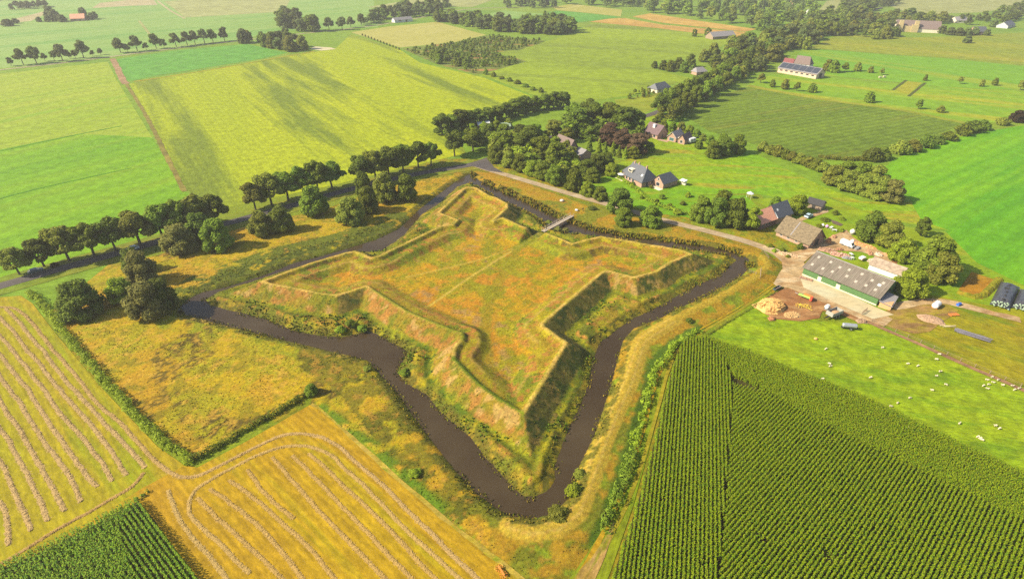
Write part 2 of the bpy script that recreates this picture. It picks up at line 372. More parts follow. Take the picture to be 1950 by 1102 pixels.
setc(sstep(0.22, 0.40, -gxx)*(slope)*0.9, (116, 112, 44)); setc(east*sstep(0.48, 0.58, n3), (88, 98, 34)); setc(east*sstep(0.58, 0.66, n4), (164, 140, 62))
toe = fort & ~in_c & (dc > 5.1) & (dc < 8.6)
setc(toe*sstep(0.40, 0.56, n3)*0.8, (132, 142, 26)); setc(toe*sstep(0.50, 0.60, n1)*sstep(0.42, 0.56, n4)*0.8, (96, 124, 24))
berm = fort & ~in_c & (dc >= 7.4)
setc(berm*sstep(0.42, 0.55, n3)*0.9, (176, 150, 40)); setc(berm*sstep(0.52, 0.62, n2), (128, 132, 32)); setc(berm*sstep(0.58, 0.66, n4), (206, 152, 62))
crt = in_c & (dc > 8)
setc(crt*1.0, (212, 168, 24)); setc(crt*sstep(0.42, 0.58, n1), (218, 154, 36)); setc(crt*sstep(0.46, 0.62, n2), (178, 166, 22)); setc(crt*sstep(0.56, 0.66, n3)*0.6, (214, 156, 44)); setc(crt*sstep(0.55, 0.64, n4)*0.7, (154, 150, 22))
hl = fbm(GX + 11, GY + 77, 11, 4)
setc((in_c & (dc > 6))*sstep(0.60, 0.68, hl)*sstep(0.45, 0.6, n4)*0.6, (200, 146, 96))
terre = in_c & (dc > 1.1) & (dc <= 8)
setc(terre*sstep(0.4, 0.56, n3), (176, 150, 34)); setc(terre*sstep(0.5, 0.62, n2), (140, 146, 30)); setc(terre*sstep(0.56, 0.66, n4), (198, 140, 56))
setc(wst*(in_c & (((dc > 0.9) & (dc < 2.1)) | ((dc > 5.2) & (dc < 7.6))))*sstep(0.5, 0.6, n4)*0.8, (104, 98, 38))  # steep inner step faces darkened: their shade is painted into the colour
setc(np.where(fort, 1, 0)*sstep(0.60, 0.38, np.abs(dc - np.where(in_c, 0.35, -0.35)) + (n4 - 0.5)*0.3)*(0.5 + 0.5*sstep(0.4, 0.6, n3)), (236, 196, 92))       # trodden crest path
setc((in_c & (dc > 2.5))*sstep(0.55, 0.30, np.abs(dc - 4.9) + (n4 - 0.5)*0.9)*sstep(0.42, 0.52, n1)*0.6, (210, 172, 80))
dpath = np.full(GX.shape, 99.0)
GP = np.array(PL([(712,556),(772,594),(853,630),(878,640)], 4)); dgp = dist_line(GX, GY, GP); setc((fort & in_c)*sstep(1.2, 0.6, np.abs(dgp - 0.9) + (n4 - 0.5)*0.7)*0.8, (150, 158, 24))
GP2 = np.array(PL([(862,686),(910,735),(990,794)], 4)); dgp = dist_line(GX, GY, GP2); setc((fort & in_c)*sstep(1.2, 0.6, np.abs(dgp - 0.9) + (n4 - 0.5)*0.5), (136, 152, 24))
for pts, w, c in ([[(1010,456),(985,472),(930,505),(870,545),(812,586)], 0.3, (220, 188, 74)], [[(985,470),(930,490),(850,510),(775,528)], 0.25, (212, 180, 64)],
                  [[(1040,440),(1000,462),(985,472)], 1.6, (136, 152, 26)], [[(985,474),(960,520),(930,570),(922,640),(935,720),(960,745)], 1.5, (156, 150, 22)], [[(1002,462),(1060,480),(1120,492)], 2.0, (150, 156, 26)]):
    d = dist_line(GX, GY, np.array(PL(pts, 1.3))); dpath = np.minimum(dpath, d + (0 if w < 1 else 5)); setc((fort)*sstep(w + 0.35, w - 0.1, d + (n4 - 0.5)*(0.35 if w < 1 else 0.9))*(1 if w < 1 else 0.6), c)
near = np.where(in_mi, dmi, dmo)
setc(((~water) & (near < 2.6) & (dmo < 40))*sstep(0.38, 0.5, n4)*0.85, (112, 112, 32))
setc(water*1.0, (70, 60, 40))
C *= (0.92 + 0.36*RNG.random((NY, NX, 1)))*(0.94 + 0.12*RNG.random((NY, NX, 3)))
m_ground, nt, b = new_mat('rough_grass_ground')
ca = nd(nt, 'ShaderNodeVertexColor', layer_name='Col')
f1 = noise(nt, gpos(nt), 1.6, 6, 0.75); f2 = noise(nt, gpos(nt), 5.0, 4, 0.7)
s1 = nd(nt, 'ShaderNodeMapRange'); s1.inputs[1].default_value = 0.38; s1.inputs[2].default_value = 0.62; s1.inputs[3].default_value = 0.72; s1.inputs[4].default_value = 1.28
nt.links.new(f1, s1.inputs[0])
vs_ = nd(nt, 'ShaderNodeVectorMath', operation='SCALE'); nt.links.new(ca.outputs[0], vs_.inputs[0]); nt.links.new(s1.outputs[0], vs_.inputs['Scale'])
nt.links.new(vs_.outputs[0], b.inputs['Base Color']); bump(nt, b, f2, 0.5, 0.3)
m_base = field_mat('verge_grass', A(140, 180, 40), A(160, 185, 50), A(120, 165, 40), 0, 2, 0.01, 0.8)
idx = np.arange(NX*NY).reshape(NY, NX)
quads = np.stack([idx[:-1, :-1], idx[:-1, 1:], idx[1:, 1:], idx[1:, :-1]], -1).reshape(-1, 4)
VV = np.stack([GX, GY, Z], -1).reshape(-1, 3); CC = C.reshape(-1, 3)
fc = in_mi[:-1, :-1].reshape(-1)                                  # faces inside the inner waterline belong to the fort
fcr = (in_c & (dc > 8))[:-1, :-1].reshape(-1)
frp = (in_mi & (~in_c) & (dc > 8.6))[:-1, :-1].reshape(-1)
def sub_mesh(name, sel):
    q = quads[sel]; u, inv = np.unique(q, return_inverse=True)
    return np_mesh(name, VV[u], inv.reshape(q.shape), CC[u], True)
# the ground sheet: relief near the fort, flat out to the horizon
q = quads[~fc]; BIG = 5000.0
ring = [(X0, Y0), (X1, Y0), (X1, Y1), (X0, Y1), (-BIG, -BIG/4), (BIG, -BIG/4), (BIG, BIG*1.4), (-BIG, BIG*1.4)]
u, inv = np.unique(q, return_inverse=True); nv = len(u)
gv = np.concatenate([VV[u], np.array([(x, y, 0.0) for x, y in ring])]); gc = np.concatenate([CC[u], np.tile(A(140, 180, 40), (8, 1))])
rq = np.array([[4, 5, 1, 0], [5, 6, 2, 1], [6, 7, 3, 2], [7, 4, 0, 3]]) + nv
gf = np.concatenate([inv.reshape(q.shape), rq])
mi = np.zeros(len(gf), int); mi[-4:] = 1
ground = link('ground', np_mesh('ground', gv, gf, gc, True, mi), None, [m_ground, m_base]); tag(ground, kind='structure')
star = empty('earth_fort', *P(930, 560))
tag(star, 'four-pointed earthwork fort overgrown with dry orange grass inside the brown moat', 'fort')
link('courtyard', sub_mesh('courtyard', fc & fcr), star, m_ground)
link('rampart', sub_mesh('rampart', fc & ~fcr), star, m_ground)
for c in star.children: c.matrix_parent_inverse = Matrix.Translation(-star.location)
def ground_z(x, y):
    i = int(round((y - Y0)/STEP)); j = int(round((x - X0)/STEP))
    return float(Z[i, j]) if 0 <= i < NY and 0 <= j < NX else 0.0
# water
m_water, nt, b = new_mat('moat_water')
wv = noise(nt, gpos(nt), 0.5, 3, 0.5)
nt.links.new(mixc(nt, ramp(nt, noise(nt, gpos(nt), 0.06, 4), 0.35, 0.65), (0.040, 0.026, 0.013), (0.056, 0.039, 0.020)), b.inputs['Base Color'])
b.inputs['Roughness'].default_value = 0.07; b.inputs['Specular IOR Level'].default_value = 0.14; bump(nt, b, wv, 0.035, 0.1)
cxm, cym = MO.mean(0)
wo_ = [(x + (x - cxm)*0.03, y + (y - cym)*0.03) for x, y in MO]
tag(poly_sheet('moat_water', wo_, WZ, m_water), kind='structure')
# ---- tufts of rank grass on the fort, the banks and the meadow: nobody could count them
def tuft_mesh(name, pts, cols, hmin, hmax, spread=0.35, blades=3):
    n = len(pts); pts = np.repeat(pts, blades, 0); cols = np.repeat(cols, blades, 0); N = len(pts)
    a = RNG.random(N)*2*math.pi; h = hmin + (hmax - hmin)*RNG.random(N)**1.5; w = spread*(0.5 + RNG.random(N))
    ln = (RNG.random(N) - 0.2)*0.9*h; la = RNG.random(N)*2*math.pi
    b0 = pts + np.stack([(RNG.random(N) - .5)*spread, (RNG.random(N) - .5)*spread, np.full(N, -0.05)], 1)
    dx = np.stack([np.cos(a)*w, np.sin(a)*w, 0*a], 1)
    top = b0 + np.stack([np.cos(la)*ln, np.sin(la)*ln, h], 1)
    v = np.stack([b0 - dx, b0 + dx, top + dx*0.5, top - dx*0.5], 1).reshape(-1, 3)
    f = np.arange(4*N).reshape(-1, 4)
    c = cols*(0.85 + 0.5*RNG.random((N, 1)))*np.array([1 + 0.12*0, 1, 1])
    c[:, 0] *= 0.92 + 0.18*RNG.random(N)
    return np_mesh(name, v, f, c)
m_tuft, nt, b = new_mat('tuft_blades'); ca = nd(nt, 'ShaderNodeVertexColor', layer_name='Col'); nt.links.new(ca.outputs[0], b.inputs['Base Color'])
def up_normal(nt, b, k):
    g = nt.nodes.new('ShaderNodeNewGeometry'); a = nt.nodes.new('ShaderNodeVectorMath'); a.operation = 'MULTIPLY_ADD'
    a.inputs[1].default_value = (k, k, k); a.inputs[2].default_value = (0, 0, 1); nt.links.new(g.outputs['Normal'], a.inputs[0])
    n = nt.nodes.new('ShaderNodeVectorMath'); n.operation = 'NORMALIZE'; nt.links.new(a.outputs[0], n.inputs[0]); nt.links.new(n.outputs[0], b.inputs['Normal'])
up_normal(nt, b, 0.35)
def scatter(mask, per_m2):
    w = mask*per_m2*STEP*STEP; cnt = RNG.poisson(w)
    ii, jj = np.nonzero(cnt); rep = cnt[ii, jj]; ii = np.repeat(ii, rep); jj = np.repeat(jj, rep)
    x = gx[jj] + (RNG.random(len(jj)) - .5)*STEP; y = gy[ii] + (RNG.random(len(ii)) - .5)*STEP
    return np.stack([x, y, Z[ii, jj]], 1), C[ii, jj]
lush = sstep(0.40, 0.62, n2)
path = (((dc < 0.9) & in_c) | (dpath < 0.9) | ((dk2 < 4.2) & outer))
p, c = scatter((in_mi & ~path)*(0.35 + 0.9*lush)*np.where(in_c & (dc > 3), 0.45, 1), 2.6)
tag(link('rough_grass', tuft_mesh('fort_tufts', p, c*1.1, 0.04, 0.20, 0.12), None, m_tuft), kind='stuff')
p, c = scatter((outer & (inm | (dmo < 12)) & ~path & (edge > 6))*(0.3 + 0.9*lush), 2.0)
tag(link('meadow_grass', tuft_mesh('meadow_tufts', p, c*1.1, 0.04, 0.22, 0.13), None, m_tuft), kind='stuff')
rd = (~water) & (near < 2.2) & (dmo < 40) | (water & (np.minimum(dmi, dmo) < 0.9))
p, c = scatter(rd*sstep(0.36, 0.55, n2 + 0.3*(n4 - .5)), 3.2); c = c*0.9 + np.array(A(120, 128, 34))*0.1
k_ = ~((p[:, 0] < -15) & (p[:, 1] > 148)); p, c = p[k_], c[k_]; p[:, 2] = np.maximum(p[:, 2], WZ)
tag(link('reeds', tuft_mesh('reeds', p, np.where(RNG.random((len(p), 1)) < 0.6, np.array(A(164, 166, 30)), np.array(A(196, 172, 56))), 0.12, 0.5, 0.12), None, m_tuft), kind='stuff')
rank = (outer & (dn > 1.2) & (dn < 6.5) & (dmo < 14))*sstep(0.30, 0.45, n3)
p, c = scatter(rank, 1.8)
tag(link('reeds', tuft_mesh('bank_reeds', p, np.where(RNG.random((len(p), 1)) < .6, np.array(A(136, 146, 30)), np.array(A(172, 158, 40))), 0.12, 0.45, 0.14), None, m_tuft), kind='stuff')
hid = ((near < 1.9) & (GY > 196) & (GX > -19) & (GX < 16) | (near < 1.2) & (GY > 168) & (GX > 16))*sstep(0.34, 0.46, n2)
p, c = scatter(hid, 4.0); p[:, 2] = np.maximum(p[:, 2], WZ)
tag(link('reeds', tuft_mesh('far_reeds', p, np.where(RNG.random((len(p), 1)) < .6, np.array(A(150, 152, 30)), np.array(A(190, 160, 46))), 0.4, 1.4, 0.2), None, m_tuft), kind='stuff')
nettles = sstep(0.56, 0.64, fbm(GX + 31, GY + 5, 8, 4))*(toe | (fort & ~in_c & (dc > 6)))
p, c = scatter(nettles, 1.1)
tag(link('nettles', tuft_mesh('nettles', p, np.tile(np.array(A(118, 150, 30)), (len(p), 1)), 0.2, 0.7, 0.2), None, m_tuft), kind='stuff')
# ================================================================== FIELDS, ROADS, CROPS
def ang(a, b):
    a, b = P(*a), P(*b); return math.atan2(b[1] - a[1], b[0] - a[0])
L1 = ang((0, 720*0.4), (230, 250))
fm = field_mat
m_f1 = fm('mown_grass_bright', A(132, 188, 10), A(152, 200, 22), A(160, 194, 30), ang((0, 400), (260, 325)), 14, 0.035, 1.6, 12.0, 0.08)
m_f1b = fm('mown_grass_yellow', A(174, 200, 44), A(188, 206, 58), A(156, 196, 34), ang((0, 270), (240, 215)), 14, 0.03, 1.4, 14.0, 0.06)
m_f2 = fm('rape_crop', A(208, 216, 12), A(190, 204, 24), A(144, 162, 38), ang((400, 137), (500, 230)), 5.5, 0.016, 1.4, 3.0, 0.06, (0.36, 0.60), (0.50, 0.60), 0.25, 0.6)
m_f3 = fm('clover_grass', A(116, 184, 62), A(128, 192, 66), None, ang((240, 155), (600, 95)), 9, 0.02, 0.6)
m_f4 = fm('far_grass', A(158, 196, 88), A(172, 204, 104), A(142, 190, 84), ang((0, 100), (400, 60)), 6, 0.012, 0.4, 0, 0, (0.36, 0.62), (0.52, 0.62), 0.10)
m_pale = fm('ripe_grain', A(214, 206, 106), A(204, 198, 90), A(222, 212, 124), ang((680, 65), (830, 42)), 5, 0.015, 0.5, 0, 0, (0.36, 0.62), (0.55, 0.65), 0.10)
m_lime = fm('pasture_lime', A(176, 198, 40), A(160, 182, 44), A(148, 166, 54), ang((930, 140), (1300, 165)), 5, 0.012, 0.6, 7.0, 0.06, (0.36, 0.62), (0.52, 0.66), 0.2)
m_stub = fm('stubble', A(240, 196, 96), A(226, 176, 84), A(214, 184, 104), ang((1125, 42), (1430, 58)), 8, 0.02, 0.5, 8, 0.08)
m_olive = fm('maize_far', A(124, 150, 34), A(140, 166, 40), A(154, 158, 48), ang((1340, 250), (1700, 190)), 7, 0.02, 0.9, 4.5, 0.16, (0.36, 0.62), (0.52, 0.64), 0.25)
m_green = fm('pasture_green', A(150, 200, 40), A(136, 192, 44), A(176, 198, 44), ang((1600, 110), (1943, 160)), 6, 0.016, 0.7, 0, 0, (0.36, 0.62), (0.52, 0.64), 0.15)
m_oliv2 = fm('rough_pasture', A(180, 184, 44), A(160, 176, 44), A(196, 188, 60), ang((1600, 80), (1943, 110)), 8, 0.02, 0.6)
m_vivid = fm('leafy_grass', A(126, 198, 8), A(146, 206, 14), A(114, 188, 10), ang((1760, 390), (1943, 300)), 7, 0.03, 1.0, 6.0, 0.08, (0.36, 0.62), (0.5, 0.62), 0.15)
m_ham = fm('hamlet_meadow', A(146, 196, 18), A(172, 196, 24), A(190, 180, 44), ang((1220, 330), (1500, 345)), 3, 0.05, 1.6, 0, 0, (0.40, 0.58), (0.53, 0.62), 0.28)
m_sheep = fm('sheep_pasture', A(164, 192, 12), A(176, 196, 20), A(140, 176, 10), ang((1400, 640), (1800, 700)), 2.2, 0.09, 1.6, 0, 0, (0.36, 0.62), (0.50, 0.64), 0.30)
m_dry = fm('dry_paddock', A(172, 170, 16), A(184, 164, 24), A(140, 160, 18), ang((1700, 620), (1943, 700)), 2, 0.06, 1.2, 0, 0, (0.36, 0.62), (0.52, 0.64), 0.28)
m_hayl = fm('mown_hay_yellow', A(196, 184, 20), A(206, 178, 34), A(176, 182, 20), ang((40, 734), (140, 930)), 7, 0.06, 1.4, 1.6, 0.10, (0.36, 0.62), (0.50, 0.64), 0.2)
m_hayr = fm('mown_hay_gold', A(218, 180, 24), A(216, 168, 34), A(200, 184, 24), ang((500, 880), (700, 1080)), 7, 0.06, 1.4, 1.6, 0.12, (0.36, 0.62), (0.52, 0.64), 0.2)
m_tan = fm('tan_stubble', A(220, 202, 150), A(206, 190, 132), None, 0, 4, 0.02, 0.5)
m_farol = fm('far_olive', A(186, 188, 106), A(196, 198, 120), None, ang((300, 20), (510, 10)), 8, 0.01, 0.3)
# the distance: left
field('grass_field', [(-260,150),(-60,128),(0,130),(100,121),(210,108),(330,92),(450,79),(520,60),(720,52),(700,-60),(-500,-60)], 0.02, m_f4)
field('stubble_field', [(-60,52),(0,44),(95,19),(90,26),(60,40),(10,46)], 0.06, m_tan)
field('stubble_field', [(175,16),(190,6),(290,-4),(300,10),(240,12)], 0.06, m_tan)
field('grain_field', [(312,3),(480,-8),(560,-14),(545,14),(520,24),(352,34),(335,20)], 0.06, m_farol)
field('grain_field', [(700,14),(820,-6),(960,-8),(900,14),(800,12),(740,18)], 0.06, m_farol)
# left of the avenue
field('grass_field', [(-330,215),(-60,152),(0,141),(205,118),(222,152),(290,262),(150,255),(0,285),(-330,350)], 0.03, m_f1b)
field('grass_field', [(-330,350),(0,285),(150,255),(290,262),(349,361),(395,395),(300,452),(140,488),(0,531),(-160,580),(-420,560)], 0.03, m_f1)
field('clover_field', [(222,113),(330,97),(470,84),(548,101),(500,112),(300,144),(240,156)], 0.05, m_f3)
field('crop_field', [(247,160),(300,148),(500,117),(600,99),(640,92),(668,66),(760,94),(800,120),(920,148),(1010,183),(960,200),(880,222),(838,238),(832,252),(870,262),(888,292),(830,306),(700,336),(640,352),(540,372),(440,394),(400,388),(355,362)], 0.04, m_f2)
field('grain_field', [(668,62),(740,51),(832,42),(926,67),(860,82),(762,91)], 0.06, m_pale)
field('scrub_field', [(765,93),(860,82),(926,68),(980,72),(1040,78),(990,96),(935,100),(1005,117),(920,140),(905,142),(830,122)], 0.05, fm('scrub_ground', A(150, 160, 60), A(120, 142, 54), A(210, 158, 92), 0, 3, 0.05, 0.6, 0, 0, (0.4, 0.6), (0.56, 0.62)))
field('pasture_field', [(938,99),(1000,92),(1095,62),(1130,42),(1250,55),(1330,62),(1400,72),(1370,92),(1330,105),(1240,120),(1245,132),(1320,150),(1255,168),(1200,182),(1100,196),(1010,180),(918,142),(1005,117)], 0.04, m_lime)
field('grass_field', [(900,33),(960,20),(1000,24),(1062,28),(960,38)], 0.05, m_f4)
field('grain_field', [(1052,14),(1090,8),(1185,19),(1182,32),(1120,25),(1062,20)], 0.06, m_pale)
field('clover_field', [(1046,24),(1062,21),(1120,26),(1182,33),(1128,40),(1090,44),(1040,36)], 0.06, m_f3)
field('stubble_field', [(1122,42),(1160,36),(1190,35),(1258,47),(1420,62),(1408,71),(1330,64),(1250,54)], 0.08, m_stub)
field('stubble_field', [(1204,32),(1238,26),(1330,40),(1442,56),(1418,61),(1262,44)], 0.08, m_stub)
field('grain_field', [(1690,10),(1760,-14),(1930,-14),(1990,4),(1870,24),(1780,27),(1720,22)], 0.05, m_farol)
field('tan_field', [(1560,20),(1575,2),(1640,-6),(1640,8),(1600,22)], 0.05, m_farol)
# right
field('rough_pasture', [(1590,69),(1620,66),(1730,72),(1800,70),(1943,63),(2040,60),(2040,120),(1943,124),(1800,110),(1700,104),(1540,92)], 0.04, m_oliv2)
field('pasture_field', [(1530,95),(1600,97),(1700,106),(1800,112),(1943,126),(2040,126),(2040,180),(1943,172),(1800,166),(1640,150),(1500,138),(1510,112)], 0.05, m_green)
field('pasture_field', [(1430,160),(1470,142),(1580,148),(1700,160),(1943,174),(2040,180),(2040,244),(1943,232),(1850,236),(1700,206),(1560,190),(1420,166)], 0.04, fm('damp_pasture', A(168, 202, 32), A(150, 194, 36), A(196, 200, 40), ang((1600, 200), (1900, 235)), 6, 0.02, 0.8, 0, 0, (0.36, 0.62), (0.52, 0.62), 0.18))
field('maize_field', [(1296,216),(1330,196),(1425,166),(1560,192),(1700,208),(1838,236),(1800,250),(1740,268),(1690,292),(1640,302),(1560,306),(1460,282),(1350,250)], 0.06, m_olive)
field('grass_field', [(1672,330),(1700,305),(1780,272),(1880,250),(1943,240),(2080,230),(2080,600),(1943,540),(1860,500),(1800,440),(1720,415),(1738,384)], 0.04, m_vivid)
field('hamlet_meadow', [(1160,320),(1210,296),(1300,300),(1440,294),(1560,352),(1640,384),(1735,385),(1755,420),(1810,440),(1700,420),(1640,400),(1570,372),(1500,378),(1430,368),(1330,372),(1280,352),(1240,360),(1190,350)], 0.05, m_ham)
field('garden_lawn', [(1100,350),(1180,330),(1280,352),(1330,372),(1420,372),(1450,400),(1440,440),(1340,425),(1240,405),(1150,375)], 0.06, fm('garden_lawn', A(132, 188, 16), A(150, 194, 22), A(176, 184, 40), 0, 2, 0.08, 1.2))
field('hamlet_meadow', [(1180,225),(1260,215),(1340,262),(1400,285),(1440,294),(1330,298),(1210,294),(1180,270)], 0.04, m_ham)
field('rough_pasture', [(1170,190),(1240,182),(1262,170),(1250,205),(1215,222),(1180,215)], 0.04, m_oliv2)
field('sheep_pasture', [(1340,636),(1400,598),(1446,566),(1480,560),(1560,612),(1640,614),(1660,616),(1800,680),(1943,741),(2050,790),(2050,980),(1943,905),(1640,760),(1420,672)], 0.04, m_sheep)
field('dry_paddock', [(1652,604),(1700,585),(1760,560),(1943,592),(2080,650),(2080,800),(1943,737),(1800,676)], 0.05, m_dry)
field('farm_grass', [(1430,380),(1560,372),(1640,400),(1720,430),(1810,445),(1870,505),(1943,540),(2080,600),(2080,650),(1943,592),(1760,560),(1700,585),(1600,500),(1560,440)], 0.03, fm('farm_grass', A(170, 190, 22), A(150, 186, 18), A(180, 178, 36), 0, 2, 0.06, 1.0))
# near left hay fields
field('hay_field', [(-260,610),(-60,575),(0,566),(40,563),(62,578),(110,640),(200,745),(300,850),(352,886),(330,905),(270,930),(150,1005),(0,1080),(-80,1130),(-420,1000)], 0.08, m_hayl)
field('hay_field', [(352,886),(376,890),(470,840),(592,770),(612,778),(720,880),(860,1000),(985,1095),(1060,1160),(1000,1320),(300,1300),(-80,1130),(0,1080),(150,1005),(270,930)], 0.09, m_hayr)
# grass tracks beside the maize
field('track_verge', [(1340,628),(1390,600),(1446,566),(1480,555),(1490,560),(1400,606),(1345,642),(1296,650),(1270,715),(1240,840),(1205,965),(1160,1095),(1120,1180),(1010,1180),(1090,1095),(1150,1005),(1196,900),(1216,820),(1236,745),(1262,690)], 0.10, fm('track_verge', A(150, 172, 18), A(172, 168, 34), A(126, 166, 16), ang((1240, 800), (1180, 1000)), 6, 0.09, 1.6))
# ---- roads
m_asph = fm('worn_asphalt', A(126, 116, 112), A(112, 104, 104), A(146, 134, 126), ang((0, 540), (255, 475)), 6, 0.08, 1.2, 0, 0, (0.4, 0.6), (0.55, 0.65), 0.12)
m_grav = fm('pale_gravel', A(226, 200, 160), A(212, 182, 140), A(236, 214, 178), 0, 3, 0.15, 1.5, 0, 0, (0.4, 0.6), (0.55, 0.65), 0.14)
m_yard = fm('farm_yard_sand', A(236, 198, 142), A(216, 170, 116), A(246, 216, 168), 0, 1.5, 0.16, 1.5, 0, 0, (0.42, 0.58), (0.5, 0.6), 0.24)
m_mud = fm('trampled_earth', A(204, 146, 92), A(184, 124, 74), A(216, 168, 110), 0, 1.5, 0.15, 1.5, 0, 0, (0.4, 0.6), (0.5, 0.62), 0.22)
m_conc = fm('pale_concrete', A(255, 244, 200), A(255, 232, 180), None, 0, 2, 0.1, 1.2, 0, 0, (0.4, 0.6), (0.5, 0.6), 0.10)
def road(name, px, w, z, m, wob=0.06): return ribbon(name, PL(px), w, z, m, 3.0, wob)
VERGE = fm('road_verge', A(166, 160, 44), A(140, 166, 34), A(184, 150, 60), ang((0, 540), (255, 475)), 5, 0.1, 1.2)
AV = [(-260,606),(-60,562),(0,545),(130,508),(255,474),(330,452),(440,424),(540,396),(640,368),(720,347),(800,330),(870,319),(905,313),(940,300),(1000,278),(1060,258),(1120,243),(1180,232),(1230,222),(1262,210),(1300,193),(1350,168),(1400,142),(1450,115),(1500,90),(1550,66),(1610,40),(1680,14)]
road('road_verge', AV[:13], 13.5, 0.10, VERGE)
road('road', AV, 4.8, 0.16, m_asph, 0.03)
road('farm_road', [(905,315),(935,325),(1000,344),(1080,368),(1145,386),(1200,402),(1260,419),(1330,436),(1400,454),(1440,466),(1480,482),(1500,500)], 3.9, 0.14, m_grav)
field('road_junction', [(880,316),(905,308),(930,304),(940,318),(960,330),(930,326),(905,318)], 0.15, m_asph)
road('far_road', [(-120,150),(0,133),(100,123),(215,108),(330,93),(450,79),(560,66),(640,58),(740,46),(840,26),(900,16),(1000,14)], 4.2, 0.10, fm('far_lane', A(206, 190, 150), A(190, 176, 136), None, 0, 2, 0.05, 0.5))
m_dirt = fm('dirt_track', A(206, 164, 120), A(186, 150, 104), A(176, 170, 70), 0, 2, 0.08, 0.8)
road('field_track', [(214,112),(222,126),(232,150),(240,160)], 4.5, 0.12, m_dirt, 0.4)
road('field_path', [(240,160),(270,205),(300,262),(330,325),(352,365)], 2.2, 0.10, fm('ditch_edge', A(176, 158, 70), A(150, 140, 60), A(116, 110, 50), 0, 2, 0.1, 0.8), 0.5)
road('field_path', [(255,156),(400,134),(520,112),(600,98)], 2.5, 0.10, m_hayl, 0.4)
road('field_path', [(265,40),(290,72)], 3.0, 0.10, m_farol, 0.4)
road('field_path', [(300,2),(322,20),(352,36)], 3.0, 0.10, m_tan, 0.4)
road('stubble_strip', [(0,288),(120,262),(232,240)], 1.4, 0.09, fm('dark_swath', A(96, 160, 16), A(110, 170, 20)), 0.6)
road('stubble_strip', [(-60,395),(60,362),(160,340),(250,320)], 1.0, 0.09, fm('dark_swath_b', A(92, 156, 10), A(104, 168, 14)), 0.6)
road('field_edge', [(1425,163),(1560,190),(1700,206),(1838,235)], 6.0, 0.10, m_oliv2, 0.4)
road('drainage_ditch', [(1700,172),(1726,153)], 2.0, 0.10, fm('ditch', A(96, 120, 40), A(110, 110, 50)), 0.3)
road('drainage_ditch', [(1730,184),(1762,158)], 2.0, 0.10, fm('ditch_b', A(96, 120, 40), A(110, 110, 50)), 0.3)
field('grain_strip', [(1704,172),(1728,155),(1756,158),(1730,180)], 0.09, fm('yellow_strip', A(206, 196, 50), A(190, 190, 44)))
field('sand_patch', [(590,94),(598,89),(630,91),(640,94),(612,97)], 0.10, m_conc)
# farm yard and tracks
field('farm_yard', [(1440,464),(1478,474),(1497,482),(1520,478),(1560,462),(1590,447),(1612,438),(1624,452),(1640,462),(1680,480),(1700,500),(1640,480),(1560,476),(1530,500),(1560,540),(1600,560),(1700,608),(1684,622),(1648,612),(1600,590),(1500,548),(1482,548),(1470,538),(1490,512),(1488,494),(1460,476)], 0.16, m_yard)
field('trampled_yard', [(1494,548),(1540,556),(1600,580),(1650,604),(1630,612),(1592,596),(1566,592),(1560,606),(1524,612),(1478,608),(1446,592),(1456,568)], 0.13, m_mud)
field('trampled_yard', [(1652,606),(1690,592),(1720,584),(1790,572),(1826,592),(1796,612),(1770,632),(1740,636),(1700,624)], 0.13, fm('trampled_grass', A(196, 152, 92), A(186, 164, 50), A(176, 136, 80), 0, 1.5, 0.12, 1.5, 0, 0, (0.42, 0.58), (0.5, 0.6), 0.25))
field('concrete_apron', [(1522,526),(1540,524),(1668,586),(1702,600),(1662,608),(1600,582),(1530,548)], 0.20, m_conc)
road('farm_track', [(1490,530),(1450,556),(1400,588),(1340,622),(1300,644),(1262,690),(1244,740),(1224,820),(1200,900),(1172,970),(1130,1050),(1090,1120)], 1.0, 0.15, m_hayr, 0.5)
road('farm_track', [(1492,534),(1455,560),(1405,594),(1345,628),(1290,662),(1270,710),(1250,790),(1230,860),(1200,945),(1170,1010),(1130,1080)], 0.8, 0.15, fm('wheel_rut', A(196, 176, 40), A(178, 166, 34)), 0.5)
field('sand_track', [(1170,992),(1152,1024),(1128,1060),(1098,1092),(1070,1130),(1122,1130),(1138,1092),(1152,1060),(1164,1024)], 0.17, fm('sandy_ruts', A(216, 172, 112), A(196, 160, 60), A(170, 166, 40), ang((1150, 1030), (1110, 1100)), 4, 0.25, 1.5, 0, 0, (0.4, 0.6), (0.52, 0.6), 0.25))
road('cattle_path', [(1650,612),(1700,634),(1760,660),(1830,692),(1900,722),(1960,748),(2060,792)], 1.5, 0.17, fm('cattle_path', A(196, 150, 108), A(176, 134, 96), None, 0, 2, 0.2, 1.2), 0.4)
road('sand_track', [(1700,586),(1760,572),(1800,574),(1860,588),(1900,600),(1943,610)], 3.2, 0.15, m_yard, 0.5)
field('orange_bed', [(1822,556),(1850,518),(1900,535),(1870,570)], 0.14, fm('rusty_bed', A(206, 150, 30), A(190, 120, 30), A(180, 150, 30)))
road('hay_edge', [(592,770),(612,778),(720,880),(860,1000),(985,1095),(1060,1160)], 0.9, 0.13, fm('dry_edge', A(226, 192, 84), A(200, 176, 50), A(160, 168, 30), 0, 1, .3, 2), 0.8)
field('garden_path', [(1512,420),(1530,412),(1556,404),(1575,398),(1578,404),(1560,410),(1535,418),(1518,425)], 0.12, m_yard)
field('vegetable_bed', [(1580,418),(1594,422),(1606,428),(1600,431),(1586,426)], 0.12, fm('dug_soil', A(150, 128, 110), A(130, 108, 90), None, 0, 1, .3, 2))
field('worn_ground', [(1590,470),(1612,458),(1660,476),(1710,498),(1706,504),(1650,482)], 0.14, m_mud)
